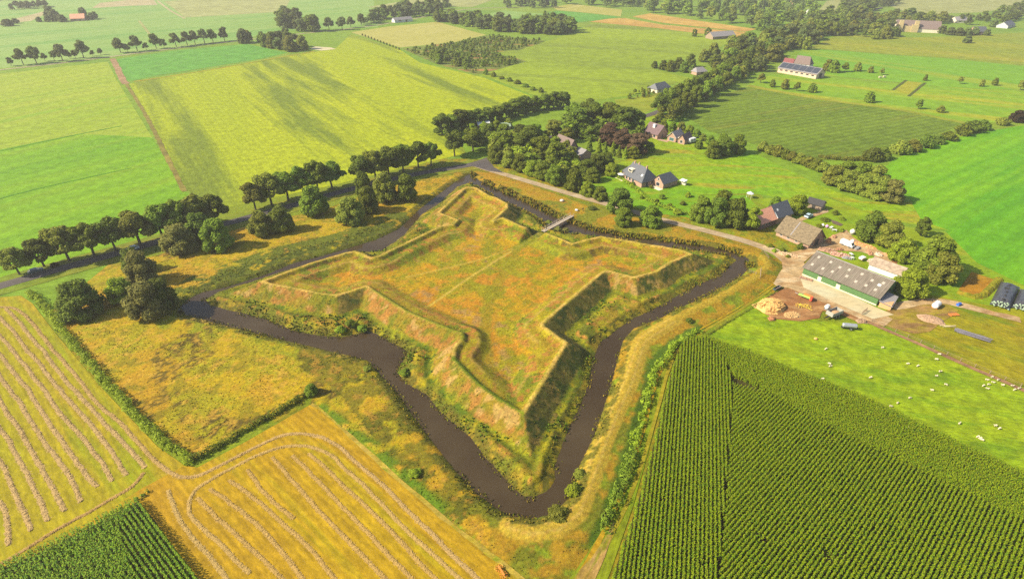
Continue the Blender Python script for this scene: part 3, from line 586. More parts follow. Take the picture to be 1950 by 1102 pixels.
# ---- hay windrows: each raked row is an object of its own
m_straw, nt, b = new_mat('windrow_straw'); up_normal(nt, b, 0.2); ca = nd(nt, 'ShaderNodeVertexColor', layer_name='Col'); nt.links.new(ca.outputs[0], b.inputs['Base Color'])
def windrow(px, width, label, group, tint):
    p = resample(smooth_line(PL(px)), 0.22); n = normals2(p); M_ = len(p)
    s = np.arange(M_)*0.22
    amp = 0.8 + 0.4*fbm(s, s*0 + len(label), 2.2, 3)
    off = (fbm(s, s*0 + 7, 4.0, 3) - 0.5)*1.2
    off = (fbm(s, s*0 + len(label)*3.1, 7.0, 3) - 0.5)*0.7
    us = np.linspace(-1, 1, 7); V, Cc = [], []; tc = np.array(A(*tint))*1.45
    for k, u in enumerate(us):
        w = width*0.28*(0.7 + 0.6*fbm(s, s*0 + 3*k, 0.8, 2)); x = p + n*(off + u*w)[:, None]
        h = 0.09 + 0.10*(1 - u*u)*amp*(0.85 + 0.3*RNG.random(M_)) if abs(u) < 1 else np.full(M_, 0.05)
        V.append(np.c_[x, h]); Cc.append(tc*(0.85 + 0.35*RNG.random((M_, 1))))
    V = np.concatenate(V); Cc = np.concatenate(Cc)
    i = np.arange(M_ - 1); F = np.concatenate([np.stack([i + k*M_, i + 1 + k*M_, i + 1 + (k + 1)*M_, i + (k + 1)*M_], 1) for k in range(6)])
    # loose straw lying across the row
    ns = int(M_*0.22*110); q = RNG.integers(0, M_, ns); u = RNG.normal(size=ns)*0.5; a = RNG.random(ns)*6.283; ln = 0.09 + 0.2*RNG.random(ns); wd = 0.025 + 0.03*RNG.random(ns)
    c0 = np.c_[p[q] + n[q]*(off[q] + u*width*0.24)[:, None] + (RNG.random((ns, 2)) - .5)*0.2, 0.10 + 0.13*np.maximum(0, 1 - u*u)*amp[q]*RNG.random(ns)]
    t = np.c_[np.cos(a)*ln, np.sin(a)*ln, (RNG.random(ns) - .4)*0.08]; bq = np.c_[-np.sin(a)*wd, np.cos(a)*wd, (RNG.random(ns) - .5)*0.06]
    v2 = np.stack([c0 - t - bq, c0 + t - bq, c0 + t + bq, c0 - t + bq], 1).reshape(-1, 3)
    cv = np.repeat(tc*(0.85 + 0.5*RNG.random((ns, 1))), 4, 0)
    F = np.concatenate([F, np.arange(4*ns).reshape(-1, 4) + len(V)]); Cc = np.concatenate([Cc, cv]); V = np.concatenate([V, v2])
    me = np_mesh('hay_windrow', V, F, Cc, False)
    # loose stalks sticking out
    o = link('hay_windrow', me, None, m_straw)
    return tag(o, label, 'windrow', group)
def cz(pts, ox, oy, s=2.994): return [(ox + a/s, oy + b/s) for a, b in pts]
ords = ['first','second','third','fourth','fifth','sixth','seventh','eighth','ninth','tenth','eleventh','twelfth','thirteenth','fourteenth','fifteenth','sixteenth','seventeenth','eighteenth','nineteenth','twentieth']
z7 = lambda pts: cz(pts, 0, 734)
z8 = lambda pts: cz(pts, 650, 734)
LEFT_ROWS = [z7([(0,660),(50,740),(45,910)]), [(-30,840)] + z7([(0,430),(60,560),(130,690),(170,830)]), [(-60,720)] + z7([(0,250),(100,400),(200,580),(270,770)]),
  [(-40,700)] + z7([(0,85),(130,290),(210,420),(300,580),(365,715)]), [(-30,664),(0,718)] + z7([(40,0),(170,190),(290,370),(390,510),(465,660)]), [(-20,646),(0,676)] + z7([(140,0),(270,190),(400,390),(480,500),(555,575)]),
  [(-20,612),(0,640)] + z7([(230,0),(370,190),(500,340),(590,460),(635,545)]), [(0,602),(9,612)] + z7([(320,0),(450,150),(600,320),(680,460),(720,510)]), [(12,588),(26,600)] + z7([(400,0),(560,180),(700,320),(820,470)])]
for k, px in enumerate(LEFT_ROWS):
    windrow(px, 1.5, f'{ords[k]} raked hay row counting from the left edge, yellow field below the hedge', 'hay rows of the yellow field', (206, 172, 112))
windrow([(-20,588),(0,584),(27,585),(57,607),(100,667)] + z7([(480,0),(590,150),(640,170),(760,290),(880,430),(1000,520),(1110,530),(1250,460),(1500,330),(1640,275),(1800,280),(1946,350)]) + z8([(0,360),(250,580),(430,760),(600,930),(760,1075),(900,1230)]), 1.4, 'outermost raked hay row bending round the hedge corner across both fields', 'hay rows round the field edges', (204, 168, 104))
windrow(z7([(820,500),(770,570),(650,640),(500,730),(350,810),(200,900),(0,1020),(-120,1090)]), 1.2, 'raked hay row between the yellow field and the small maize corner', 'hay rows round the field edges', (196, 158, 92))
windrow(z7([(960,600),(1000,720),(1060,830),(1180,950),(1280,1075),(1400,1250)]), 1.3, 'short hay row beside the right edge of the small maize corner', 'hay rows round the field edges', (204, 170, 100))
windrow(z7([(1420,1070),(1330,980),(1250,890),(1120,790),(1065,710),(1090,620),(1150,560),(1300,480),(1450,400),(1600,350),(1750,340),(1900,400)]) + z8([(0,455),(200,640),(380,830),(640,1075),(800,1230)]), 1.3, 'inner hay row looping like a horseshoe round the golden field', 'hay rows round the field edges', (206, 170, 98))
GOLD_ROWS = [z7([(1130,640),(1200,720),(1330,840),(1450,950),(1570,1075),(1690,1200)]), z7([(1200,590),(1330,680),(1470,800),(1580,920),(1700,1075),(1800,1200)]), z7([(1310,540),(1450,640),(1600,780),(1750,920),(1880,1070),(1990,1200)]),
  z7([(1415,480),(1470,570),(1560,670),(1670,760)]), z7([(1555,410),(1680,560),(1800,700),(1946,860)]) + z8([(100,950),(220,1075),(330,1200)]), z7([(1670,400),(1780,510),(1946,690)]) + z8([(150,850),(370,1070),(480,1190)]), z7([(1760,390),(1870,480),(1946,560)]) + z8([(150,700),(300,850),(490,1050),(620,1190)])]
for k, px in enumerate(GOLD_ROWS):
    windrow(px, 1.3, f'{ords[k]} straight hay row inside the horseshoe, counting from the small maize corner', 'straight hay rows of the golden field', (204, 166, 92))
# ---- maize: every stem is past counting, one object per field
m_maize, nt, b = new_mat('maize_leaf'); up_normal(nt, b, 0.9); ca = nd(nt, 'ShaderNodeVertexColor', layer_name='Col'); nt.links.new(ca.outputs[0], b.inputs['Base Color']); b.inputs['Roughness'].default_value = 0.6
def maize_mesh(name, pts, h0, col, dark, leaves=8, lw=0.06, ll=0.42):
    n = len(pts); hh = h0*(0.92 + 0.14*RNG.random(n))*(0.9 + 0.2*fbm(pts[:, 0], pts[:, 1], 18, 3))
    N = n*leaves; base = np.repeat(pts, leaves, 0); H_ = np.repeat(hh, leaves)
    lev = np.tile(np.linspace(0.35, 0.98, leaves), n); z = H_*lev
    a = RNG.random(N)*2*math.pi; ln = ll*(0.7 + 0.5*RNG.random(N))*(1.15 - 0.5*lev)
    ca_, sa = np.cos(a), np.sin(a); sx, sy = -sa*lw, ca_*lw
    r0 = np.stack([base[:, 0], base[:, 1], base[:, 2] + z], 1)
    r1 = r0 + np.stack([ca_*ln*0.55, sa*ln*0.55, 0.24*ln + 0.1], 1)
    r2 = r0 + np.stack([ca_*ln, sa*ln, -0.12*ln], 1)
    S = np.stack([sx, sy, 0*sx], 1)
    v = np.stack([r0 - S, r0 + S, r1 + S*1.4, r1 - S*1.4, r2 + S*0.5, r2 - S*0.5], 1).reshape(-1, 3)
    o = np.arange(N)*6
    f = np.concatenate([np.stack([o, o + 1, o + 2, o + 3], 1), np.stack([o + 3, o + 2, o + 4, o + 5], 1)])
    c = np.where(RNG.random((N, 1)) < 0.35, np.array(dark), np.array(col))*(0.75 + 0.5*RNG.random((N, 1)))
    # stems and tassels
    sb = pts; st = pts + np.c_[(RNG.random((n, 2)) - .5)*0.1, hh + 0.25]
    w = 0.03
    v2 = np.stack([sb + [w, 0, 0], sb - [w, 0, 0], st - [w*.6, 0, 0], st + [w*.6, 0, 0]], 1).reshape(-1, 3)
    o2 = np.arange(n)*4 + len(v)
    f2 = np.stack([o2, o2 + 1, o2 + 2, o2 + 3], 1)
    c2 = np.tile(np.array(A(186, 170, 70)), (n, 1))
    return np_mesh(name, np.concatenate([v, v2]), np.concatenate([f, f2]), np.concatenate([c, c, c2]))
def rows_in(poly, direction, spacing, step, jit=0.06, off=0.0):
    poly = np.asarray(poly); d = np.array([math.cos(direction), math.sin(direction)]); n = np.array([-d[1], d[0]])
    s = poly @ d; t = poly @ n
    S_, T_ = np.meshgrid(np.arange(s.min(), s.max(), step), np.arange(t.min() + off, t.max(), spacing))
    S_ = S_ + (RNG.random(S_.shape) - .5)*step*0.8; T_ = T_ + (RNG.random(T_.shape) - .5)*2*jit
    x = S_*d[0] + T_*n[0]; y = S_*d[1] + T_*n[1]; x, y = x.ravel(), y.ravel()
    k = inside(x, y, poly); return np.c_[x[k], y[k], np.zeros(k.sum())]
m_soil = fm('maize_soil', A(96, 88, 40), A(80, 76, 34), None, 0, 1, 0.2, 1.5)
# main field, three drillings that meet at an angle
MZ = [(1342,645),(1300,652),(1276,715),(1247,840),(1212,965),(1168,1095),(1140,1180),(2080,1250),(2080,975),(1943,906),(1640,760),(1420,672)]
field('maize_soil', MZ, 0.12, m_soil)
A_ = [(1342,645),(1300,652),(1276,715),(1247,840),(1212,965),(1168,1095),(1140,1180),(1358,1180),(1366,1095),(1374,1000),(1384,880),(1394,738),(1380,690)]
Hd = [(1342,645),(1420,672),(1640,760),(1943,906),(2080,975),(2080,1080),(1943,1000),(1850,952),(1700,880),(1560,812),(1460,752),(1396,722),(1380,690)]
D_ = [(1396,738),(1460,752),(1560,812),(1700,880),(1850,952),(1943,1000),(2080,1080),(2080,1250),(1362,1180),(1369,1095),(1377,1000),(1387,880)]
pts = np.concatenate([rows_in(PL(A_), ang((1333, 1090), (1338, 760)), 0.76, 0.24), rows_in(PL(D_), ang((1367, 1034), (1487, 898)), 0.74, 0.24), rows_in(PL(Hd), ang((1420, 690), (1900, 900)), 0.75, 0.27, 0.3)])
gap = fbm(pts[:, 0], pts[:, 1], 2.5, 3) < 0.83
pts = pts[gap]
MCOL, MDRK = A(174, 196, 16), A(132, 174, 18)
maize = link('maize_crop', maize_mesh('maize_crop', pts, 1.75, MCOL, MDRK), None, m_maize); tag(maize, kind='stuff')
ME = [(1336,645),(1300,650),(1276,712),(1247,836),(1212,962)]
MS = [(-60,1104),(60,1060),(170,1005),(262,955),(290,985),(330,1040),(372,1096),(440,1190),(-60,1230)]
field('maize_soil', MS, 0.12, m_soil)
MSa = [(262,955),(290,985),(330,1040),(372,1096),(440,1190),(300,1200),(255,1095),(232,1010)]
MSb = [(-60,1104),(60,1060),(170,1005),(258,957),(232,1010),(255,1095),(300,1200),(-60,1230)]
pts = np.concatenate([rows_in(PL(MSa), ang((275, 975), (365, 1094)), 0.78, 0.28), rows_in(PL(MSb), ang((275, 975), (365, 1094)), 0.62, 0.34, 0.3)])
m2 = link('maize_crop', maize_mesh('maize_corner', pts, 1.9, A(164, 204, 22), A(116, 176, 22)), None, m_maize); tag(m2, kind='stuff')
# ================================================================== TREES, BUSHES, HEDGES
m_leaf, nt, b = new_mat('foliage')
oi = nd(nt, 'ShaderNodeObjectInfo'); ca = nd(nt, 'ShaderNodeVertexColor', layer_name='Col')
lc = mixc(nt, 1.0, oi.outputs['Color'], ca.outputs[0], 'MULTIPLY')
hv = nd(nt, 'ShaderNodeHueSaturation'); nt.links.new(lc, hv.inputs['Color'])
vr = nd(nt, 'ShaderNodeMapRange'); vr.inputs[3].default_value = 0.72; vr.inputs[4].default_value = 1.38; nt.links.new(oi.outputs['Random'], vr.inputs[0]); nt.links.new(vr.outputs[0], hv.inputs['Value'])
hr = nd(nt, 'ShaderNodeMapRange'); hr.inputs[3].default_value = 0.475; hr.inputs[4].default_value = 0.515; nt.links.new(oi.outputs['Random'], hr.inputs[0]); nt.links.new(hr.outputs[0], hv.inputs['Hue'])
nt.links.new(hv.outputs[0], b.inputs['Base Color']); b.inputs['Roughness'].default_value = 0.75
tr = nd(nt, 'ShaderNodeBsdfTranslucent'); nt.links.new(hv.outputs[0], tr.inputs[0])
mx = nd(nt, 'ShaderNodeMixShader'); mx.inputs[0].default_value = 0.46
out = [n for n in nt.nodes if n.type == 'OUTPUT_MATERIAL'][0]
nt.links.new(b.outputs[0], mx.inputs[1]); nt.links.new(tr.outputs[0], mx.inputs[2]); nt.links.new(mx.outputs[0], out.inputs['Surface'])
m_bark = plain('bark', (0.075, 0.06, 0.045), 0.3, 6.0, 0.95)
def leaf_cloud(lobes, n, size, rng, flat=0.55, flop=0.9, thick=0.32):
    """n leaf sprays spread through the outer shell of every lobe; returns verts, faces, shade"""
    vol = np.array([l[1][0]*l[1][1] + l[1][1]*l[1][2] for l in lobes]); pick = rng.choice(len(lobes), n, p=vol/vol.sum())
    c = np.array([l[0] for l in lobes])[pick]; r = np.array([l[1] for l in lobes])[pick]
    d = rng.normal(size=(n, 3)); d /= np.linalg.norm(d, axis=1)[:, None]
    lump = 0.82 + 0.36*vnoise(d[:, 0]*3 + pick*9.1, d[:, 1]*3 + d[:, 2]*2.3, 1.0)
    rad = lump*(1 - thick*rng.random(n)**1.6)
    p = c + d*r*rad[:, None]
    nrm = d*np.array([1, 1, 1.0]) + rng.normal(size=(n, 3))*flop*0.45 + np.array([0, 0, 0.6]); nrm /= np.linalg.norm(nrm, axis=1)[:, None]
    t = np.cross(nrm, rng.normal(size=(n, 3))); t /= np.linalg.norm(t, axis=1)[:, None]; bt = np.cross(nrm, t)
    s = size*(0.55 + 0.9*rng.random(n))[:, None]
    q0 = p - t*s - bt*s*flat; q1 = p + t*s*0.9 - bt*s*flat*0.8 + nrm*s*0.15; q2 = p + t*s + bt*s*flat; q3 = p - t*s*0.8 + bt*s*flat*0.9 - nrm*s*0.2
    v = np.stack([q0, q1, q2, q3], 1).reshape(-1, 3); f = np.arange(4*n).reshape(-1, 4)
    sh = (0.72 + 0.5*rng.random(n))*(0.9 + 0.25*vnoise(p[:, 0] + 50, p[:, 1] + p[:, 2], 1.6))
    return v, f, sh
def core(lobes, k=0.74):
    bm = bmesh.new()
    for c, r in lobes: add_ball(bm, c, tuple(q*k for q in r), 2)
    V = np.array([v.co[:] for v in bm.verts]); F = np.array([[v.index for v in f.verts] + [f.verts[2].index] for f in bm.faces]) if False else None
    bm.verts.index_update(); V = np.array([v.co[:] for v in bm.verts]); F3 = np.array([[v.index for v in f.verts] for f in bm.faces]); bm.free()
    V = V + (np.stack([vnoise(V[:, 0]*1.7 + 3, V[:, 1]*1.7 + V[:, 2], 1.0)]*3, 1) - 0.5)*0.5
    return V, F3
def tint_cols(sh):
    c = np.stack([sh*(1.0 + 0.12*(sh - 0.95)), sh, sh*(0.95 - 0.2*(sh - 0.95))], 1); return c
def crown_mesh(name, lobes, n, size, seed, **kw):
    rng = np.random.default_rng(seed)
    v, f, sh = leaf_cloud(lobes, n, size, rng, **kw)
    cv, cf = core(lobes); cf4 = np.c_[cf, cf[:, 2]]
    nl = len(v)
    # the inner mass as quads: split each triangle into three quads
    a, b_, c_ = cv[cf[:, 0]], cv[cf[:, 1]], cv[cf[:, 2]]; m = (a + b_ + c_)/3
    tri = np.stack([a, (a + b_)/2, m, (a + c_)/2, b_, (b_ + c_)/2, m, (a + b_)/2, c_, (a + c_)/2, m, (b_ + c_)/2], 1).reshape(-1, 3)
    tf = np.arange(len(tri)).reshape(-1, 4) + nl
    cols = np.concatenate([tint_cols(sh), np.tile([[0.8, 0.8, 0.8]], (len(tf), 1))])
    return np_mesh(name, np.concatenate([v, tri]), np.concatenate([f, tf]), cols, False)
def trunk_bm(bm, h, r, limbs, seed, spread):
    rn = random.Random(seed)
    p0 = Vector((0, 0, -0.2)); p1 = Vector((rn.uniform(-.2, .2), rn.uniform(-.2, .2), h*0.55)); p2 = p1 + Vector((rn.uniform(-.3, .3), rn.uniform(-.3, .3), h*0.45))
    add_cyl(bm, p0, p1, r*1.25, r*0.9); add_cyl(bm, p1, p2, r*0.9, r*0.55)
    for k in range(limbs):
        a = 2*math.pi*k/limbs + rn.uniform(-.4, .4); s = p1.lerp(p2, rn.uniform(0.1, 0.9))
        add_cyl(bm, s, s + Vector((math.cos(a)*spread, math.sin(a)*spread, spread*rn.uniform(0.5, 1.0))), r*0.5, r*0.16, 6)
def lobes_for(kind, rn):
    L = []
    if kind == 'avenue':        # clear trunk, wide spreading crown; H 11, W 10
        for k in range(10):
            a = 2*math.pi*k/10 + rn.uniform(-.4, .4); q = rn.uniform(2.0, 3.9)
            L.append(((math.cos(a)*q, math.sin(a)*q, rn.uniform(4.2, 7.0)), (rn.uniform(1.1, 1.8), rn.uniform(1.1, 1.8), rn.uniform(.9, 1.5))))
        for k in range(7):
            a = 2*math.pi*k/7 + rn.uniform(-.5, .5); q = rn.uniform(.8, 2.4); L.append(((math.cos(a)*q, math.sin(a)*q, rn.uniform(7.2, 9.4)), (rn.uniform(1.2, 1.8), rn.uniform(1.2, 1.8), rn.uniform(1.0, 1.5))))
        L.append(((rn.uniform(-.8, .8), rn.uniform(-.8, .8), 9.7), (1.4, 1.4, 1.2)))
    elif kind == 'round':       # leaved to the ground; H 11, W 11
        for k in range(9):
            a = 2*math.pi*k/9 + rn.uniform(-.3, .3); L.append(((math.cos(a)*3.5, math.sin(a)*3.5, rn.uniform(1.6, 3.2)), (rn.uniform(1.3, 2.1), rn.uniform(1.3, 2.1), rn.uniform(1.3, 2.0))))
        for k in range(7):
            a = 2*math.pi*k/7 + rn.uniform(-.3, .3); q = rn.uniform(2.2, 3.6); L.append(((math.cos(a)*q, math.sin(a)*q, rn.uniform(4.6, 6.8)), (rn.uniform(1.4, 2.1), rn.uniform(1.4, 2.1), rn.uniform(1.3, 1.9))))
        L.append(((0, 0, 5.0), (2.6, 2.6, 2.6)))
        for k in range(4):
            a = 2*math.pi*k/4 + rn.uniform(-.3, .3); L.append(((math.cos(a)*1.3, math.sin(a)*1.3, rn.uniform(8.0, 9.2)), (1.8, 1.8, 1.6)))
    elif kind == 'tall':        # H 15, W 9
        for k in range(9):
            a = 2*math.pi*k/9 + rn.uniform(-.4, .4); L.append(((math.cos(a)*2.9, math.sin(a)*2.9, rn.uniform(3.0, 8.5)), (rn.uniform(1.3, 2.0), rn.uniform(1.3, 2.0), rn.uniform(1.5, 2.3))))
        for k in range(8):
            a = 2*math.pi*k/8 + rn.uniform(-.4, .4); q = rn.uniform(1.6, 2.9); L.append(((math.cos(a)*q, math.sin(a)*q, rn.uniform(9.0, 12.4)), (rn.uniform(1.3, 1.9), rn.uniform(1.3, 1.9), rn.uniform(1.2, 1.8))))
        L += [((0.6, 0, 13.3), (1.7, 1.7, 1.4)), ((-0.9, 0.5, 12.9), (1.6, 1.6, 1.5))]
    elif kind == 'conifer':     # H 11, W 4.4
        for k in range(9):
            z = 0.9 + k*1.12; r = 2.1*(1 - k/9.6)
            for j in range(3):
                a = 2*math.pi*(j/3) + k*0.7; L.append(((math.cos(a)*r*0.4, math.sin(a)*r*0.4, z), (r*0.72, r*0.72, 0.85)))
    elif kind == 'bush':        # H 3, W 4
        for k in range(6):
            a = 2*math.pi*k/6 + rn.uniform(-.4, .4); L.append(((math.cos(a)*1.1, math.sin(a)*1.1, rn.uniform(0.7, 1.4)), (rn.uniform(.7, 1.0), rn.uniform(.7, 1.0), rn.uniform(.7, 1.0))))
        L += [((0, 0, 1.9), (1.0, 1.0, 0.9)), ((0.2, -0.2, 1.0), (1.2, 1.2, 1.0))]
    return L
SPEC = {'avenue': (11.0, 10.0, 5200, 0.30, 5), 'round': (11.0, 11.0, 7600, 0.30, 5), 'tall': (15.0, 9.0, 6500, 0.34, 4), 'conifer': (11.0, 4.4, 2800, 0.26, 2), 'bush': (3.0, 4.0, 1500, 0.18, 3)}
PROTO = {}
for kind, (h0, w0, n, s, nvar) in SPEC.items():
    for vI in range(nvar):
        rn = random.Random(hash(kind) % 1 + vI*13 + len(kind)*101)
        L = lobes_for(kind, rn)
        cm = crown_mesh(kind + '_crown', L, n, s, vI*7 + len(kind), flop=1.2 if kind != 'conifer' else 0.9); cm.materials.append(m_leaf)
        bm = bmesh.new()
        trunk_bm(bm, {'avenue': 7.0, 'round': 5.5, 'tall': 9, 'conifer': 9, 'bush': 1.2}[kind], {'avenue': .27, 'round': .35, 'tall': .28, 'conifer': .18, 'bush': .09}[kind], {'avenue': 7, 'conifer': 0}.get(kind, 5), vI, {'avenue': 2.6, 'bush': 0.8}.get(kind, 2.2))
        tm = bm_mesh(kind + '_trunk', bm); tm.materials.append(m_bark)
        # a lighter single mesh for far trees: crown and trunk together
        rng = np.random.default_rng(vI + 5)
        v, f, sh = leaf_cloud(L, max(500, n//5), s*1.9, rng)
        cv, cf = core(L, 0.8); a, b_, c_ = cv[cf[:, 0]], cv[cf[:, 1]], cv[cf[:, 2]]
        m = (a + b_ + c_)/3; tri = np.stack([a, (a + b_)/2, m, (a + c_)/2, b_, (b_ + c_)/2, m, (a + b_)/2, c_, (a + c_)/2, m, (b_ + c_)/2], 1).reshape(-1, 3)
        hh = {'avenue': 6.0, 'tall': 6.0}.get(kind, 2.0); an = np.linspace(0, 2*math.pi, 7)[:-1]; rr_ = 0.28 if kind != 'bush' else 0.08
        tb = np.concatenate([np.c_[np.cos(an)*rr_*1.2, np.sin(an)*rr_*1.2, an*0 - 0.2], np.c_[np.cos(an)*rr_*.7, np.sin(an)*rr_*.7, an*0 + hh]])
        i6 = np.arange(6); tf = np.stack([i6, (i6 + 1) % 6, (i6 + 1) % 6 + 6, i6 + 6], 1)
        n1_, n2_ = len(v), len(v) + len(tri)
        FF = np.concatenate([f, np.arange(len(tri)).reshape(-1, 4) + n1_, tf + n2_])
        cols = np.concatenate([tint_cols(sh), np.tile([[.8, .8, .8]], (len(tri)//4, 1)), np.tile([[1, 1, 1]], (6, 1))])
        mi_ = np.zeros(len(FF), int); mi_[-6:] = 1
        fmz = np_mesh(kind + '_far', np.concatenate([v, tri, tb]), FF, cols, False, mi_); fmz.materials.append(m_leaf); fmz.materials.append(m_bark)
        PROTO.setdefault(kind, []).append((cm, tm, fmz))
DARK, MID, OLIVE, PALE, COPPER, LIME, BLUE = (.135,.185,.020), (.170,.228,.020), (.215,.240,.030), (.270,.290,.065), (.160,.105,.060), (.240,.310,.020), (.135,.175,.042)
TR = random.Random(11)
NAMES = {'avenue': 'roadside_tree', 'round': 'broadleaf_tree', 'tall': 'broadleaf_tree', 'conifer': 'conifer_tree', 'bush': 'bush'}
_tree_first = {}
def tree(kind, px, py, label, H=None, W=None, col=MID, group=None, far=False, name=None, world=None, cat=None):
    h0, w0 = SPEC[kind][:2]; H = H or h0; W = W or w0*H/h0
    x, y = world if world else P(px, py)
    vi = TR.randrange(len(PROTO[kind])); cm, tm, fmz = PROTO[kind][vi]
    nm = name or NAMES[kind]; cat = cat or ('bush' if kind == 'bush' else 'tree')
    z = max(0, ground_z(x, y)) if -130 < x < 105 and 55 < y < 270 else 0.0
    sc = (W/w0*TR.uniform(.94, 1.06), W/w0*TR.uniform(.94, 1.06), H/h0); rz = TR.uniform(0, 6.28)
    if far:
        o = bpy.data.objects.new(nm, fmz); COL.objects.link(o); o.location = (x, y, z); o.rotation_euler = (0, 0, rz); o.scale = sc
        o.color = (*col, 1); return tag(o, label, cat, group)
    key = (kind, vi)
    if key not in _tree_first:
        r = empty(nm, 0, 0); c = link('crown', cm, r); t = link('trunk' if kind != 'bush' else 'stem', tm, r); _tree_first[key] = (r, c, t)
    else:
        r0, c0, t0 = _tree_first[key]
        r = r0.copy(); r.name = nm; COL.objects.link(r)
        for k in list(r.keys()): del r[k]
        c = c0.copy(); COL.objects.link(c); c.parent = r; t = t0.copy(); COL.objects.link(t); t.parent = r
    r.location = (x, y, z); r.rotation_euler = (0, 0, rz); r.scale = sc; c.color = (*col, 1)
    return tag(r, label, cat, group)
def nth(k): return ords[k] if k < len(ords) else f'{k + 1}th'
# ---- avenue on the far side of the asphalt road, three runs
RUN1 = [(38,523,10),(85,508,10.5),(133,497,12.5),(180,488,13.5),(222,478,13),(268,467,14),(312,456,14),(345,447,13.5),(378,438,14),(412,428,13)]
RUN2 = [(487,400,12.5),(518,391,13.5),(549,382,13),(578,374,13.5),(606,367,14),(633,360,13)]
RUN3 = [(690,350,14),(716,343,13.5),(740,336,15),(768,328,14.5),(797,320,13),(821,316,12.5),(866,298,13),(901,288,12)]
for run, where in ((RUN1, 'the long roadside row beside the bright green field'), (RUN2, 'the middle roadside row behind the meadow thickets'), (RUN3, 'the upper roadside row towards the road junction')):
    for k, (a, b_, h) in enumerate(run):
        tree('avenue', a, b_, f'{nth(k)} tree from the left in {where}', h*TR.uniform(.93, 1.05), h*TR.uniform(0.88, 1.12), TR.choice([MID, DARK, MID, OLIVE]), 'trees lining the asphalt road')
tree('bush', 105, 507, 'low rusty bush at the road edge by the second roadside tree', 1.6, 3.0, (.14,.085,.03), None, name='bush')
# ---- thickets and single trees on the meadow west of the moat
MT = [(346,478,10.5,12,PALE,'pale round tree at the left end of the meadow thicket, beside the road'), (420,474,12,11,MID,'tall dark tree closing the gap beside the pale round tree by the road'), (385,455,11,10,DARK,'dark tree behind the pale round tree by the road'),
      (500,447,9.5,9.5,OLIVE,'round olive tree left in the pair casting a long shadow on the meadow'), (540,440,10.5,10,MID,'right hand tree of the pair casting a long shadow on the meadow'), (600,408,12.5,11.5,MID,'large round tree between the roadside rows and the orange meadow'),
      (668,424,10.5,12,OLIVE,'broad round tree nearest the moat in the upper thicket'), (702,404,11.5,9,MID,'tree behind the broad round tree in the upper thicket'), (735,384,13,11,OLIVE,'tallest tree of the upper thicket beside the road'), (775,382,11.5,10,MID,'last tree of the upper thicket before the road junction'), (695,372,11,9,DARK,'dark tree hemmed in between road and upper thicket'),
      (160,598,11.5,13.5,DARK,'big dark round tree standing apart at the left corner of the orange meadow'), (236,572,8,9,LIME,'small bright green tree between the big dark tree and the moat tip'), (287,603,11.5,12,PALE,'pale willowy tree at the left tip of the moat'), (312,588,10,10,DARK,'dark tree in the shade beside the left tip of the moat'), (276,538,11.5,10.5,PALE,'tall pale tree standing over the parked car and asphalt road'), (258,516,9,7.5,DARK,'slim dark tree behind the tall pale tree by the asphalt road')]
for a, b_, h, w, c, l in MT: tree('round', a, b_, l, h, w, c, 'trees on the orange meadow')
# ---- along the gravel road
GR = [('round',1178,405,10.5,12,DARK,'wide dark tree beside the gravel road at the middle of three'), ('round',1186,430,7.5,7.5,MID,'small dark tree below the wide one, next to the moat bank'), ('round',1238,430,8,9.5,MID,'round tree right of the pair beside the gravel road'),
      ('round',1332,420,10.5,9.5,MID,'left tree of the dense clump between gravel road and farmhouse'), ('round',1362,428,11.5,10.5,DARK,'dark second tree of the clump between gravel road and farmhouse'), ('round',1396,432,12,10.5,DARK,'tallest dark tree of the clump next to the farmhouse'), ('round',1372,408,10.5,10,MID,'tree at the back of the clump beside the farmhouse'), ('tall',1428,438,9.5,6,LIME,'yellow-green tree touching the red-roofed farmhouse'),
      ('round',1475,395,5,5.5,MID,'small round tree behind the red-roofed farmhouse'), ('round',1515,405,8,8.5,LIME,'light green garden tree between farmhouse and black shed'),
      ('round',1092,362,10,9,MID,'bushy tree on the bend of the gravel road below the dark thatched house'), ('round',1118,372,6.5,7,LIME,'low bright tree by the gravel road verge'), ('round',1142,380,6,7,MID,'low round tree left of the wide dark roadside tree'),
      ('round',1654,455,11,12,DARK,'large dark tree at the left of the farm grove'), ('round',1690,470,10.5,10,OLIVE,'olive tree in the middle of the farm grove'), ('round',1712,495,9,9,LIME,'bright green tree in the middle of the farm grove over the junk'), ('tall',1752,448,7.5,5,DARK,'slim dark tree at the back of the farm grove'), ('round',1770,520,14,14,MID,'tallest tree of the farm grove, casting the broad shadow'), ('round',1787,534,10.5,10.5,OLIVE,'right hand tree of the farm grove beside the rusty bed'), ('round',1728,560,9.5,11,LIME,'bright front tree of the farm grove at the barn gable')]
for k, a, b_, h, w, c, l in GR: tree(k, a, b_, l, h, w, c, 'trees round the farm road')
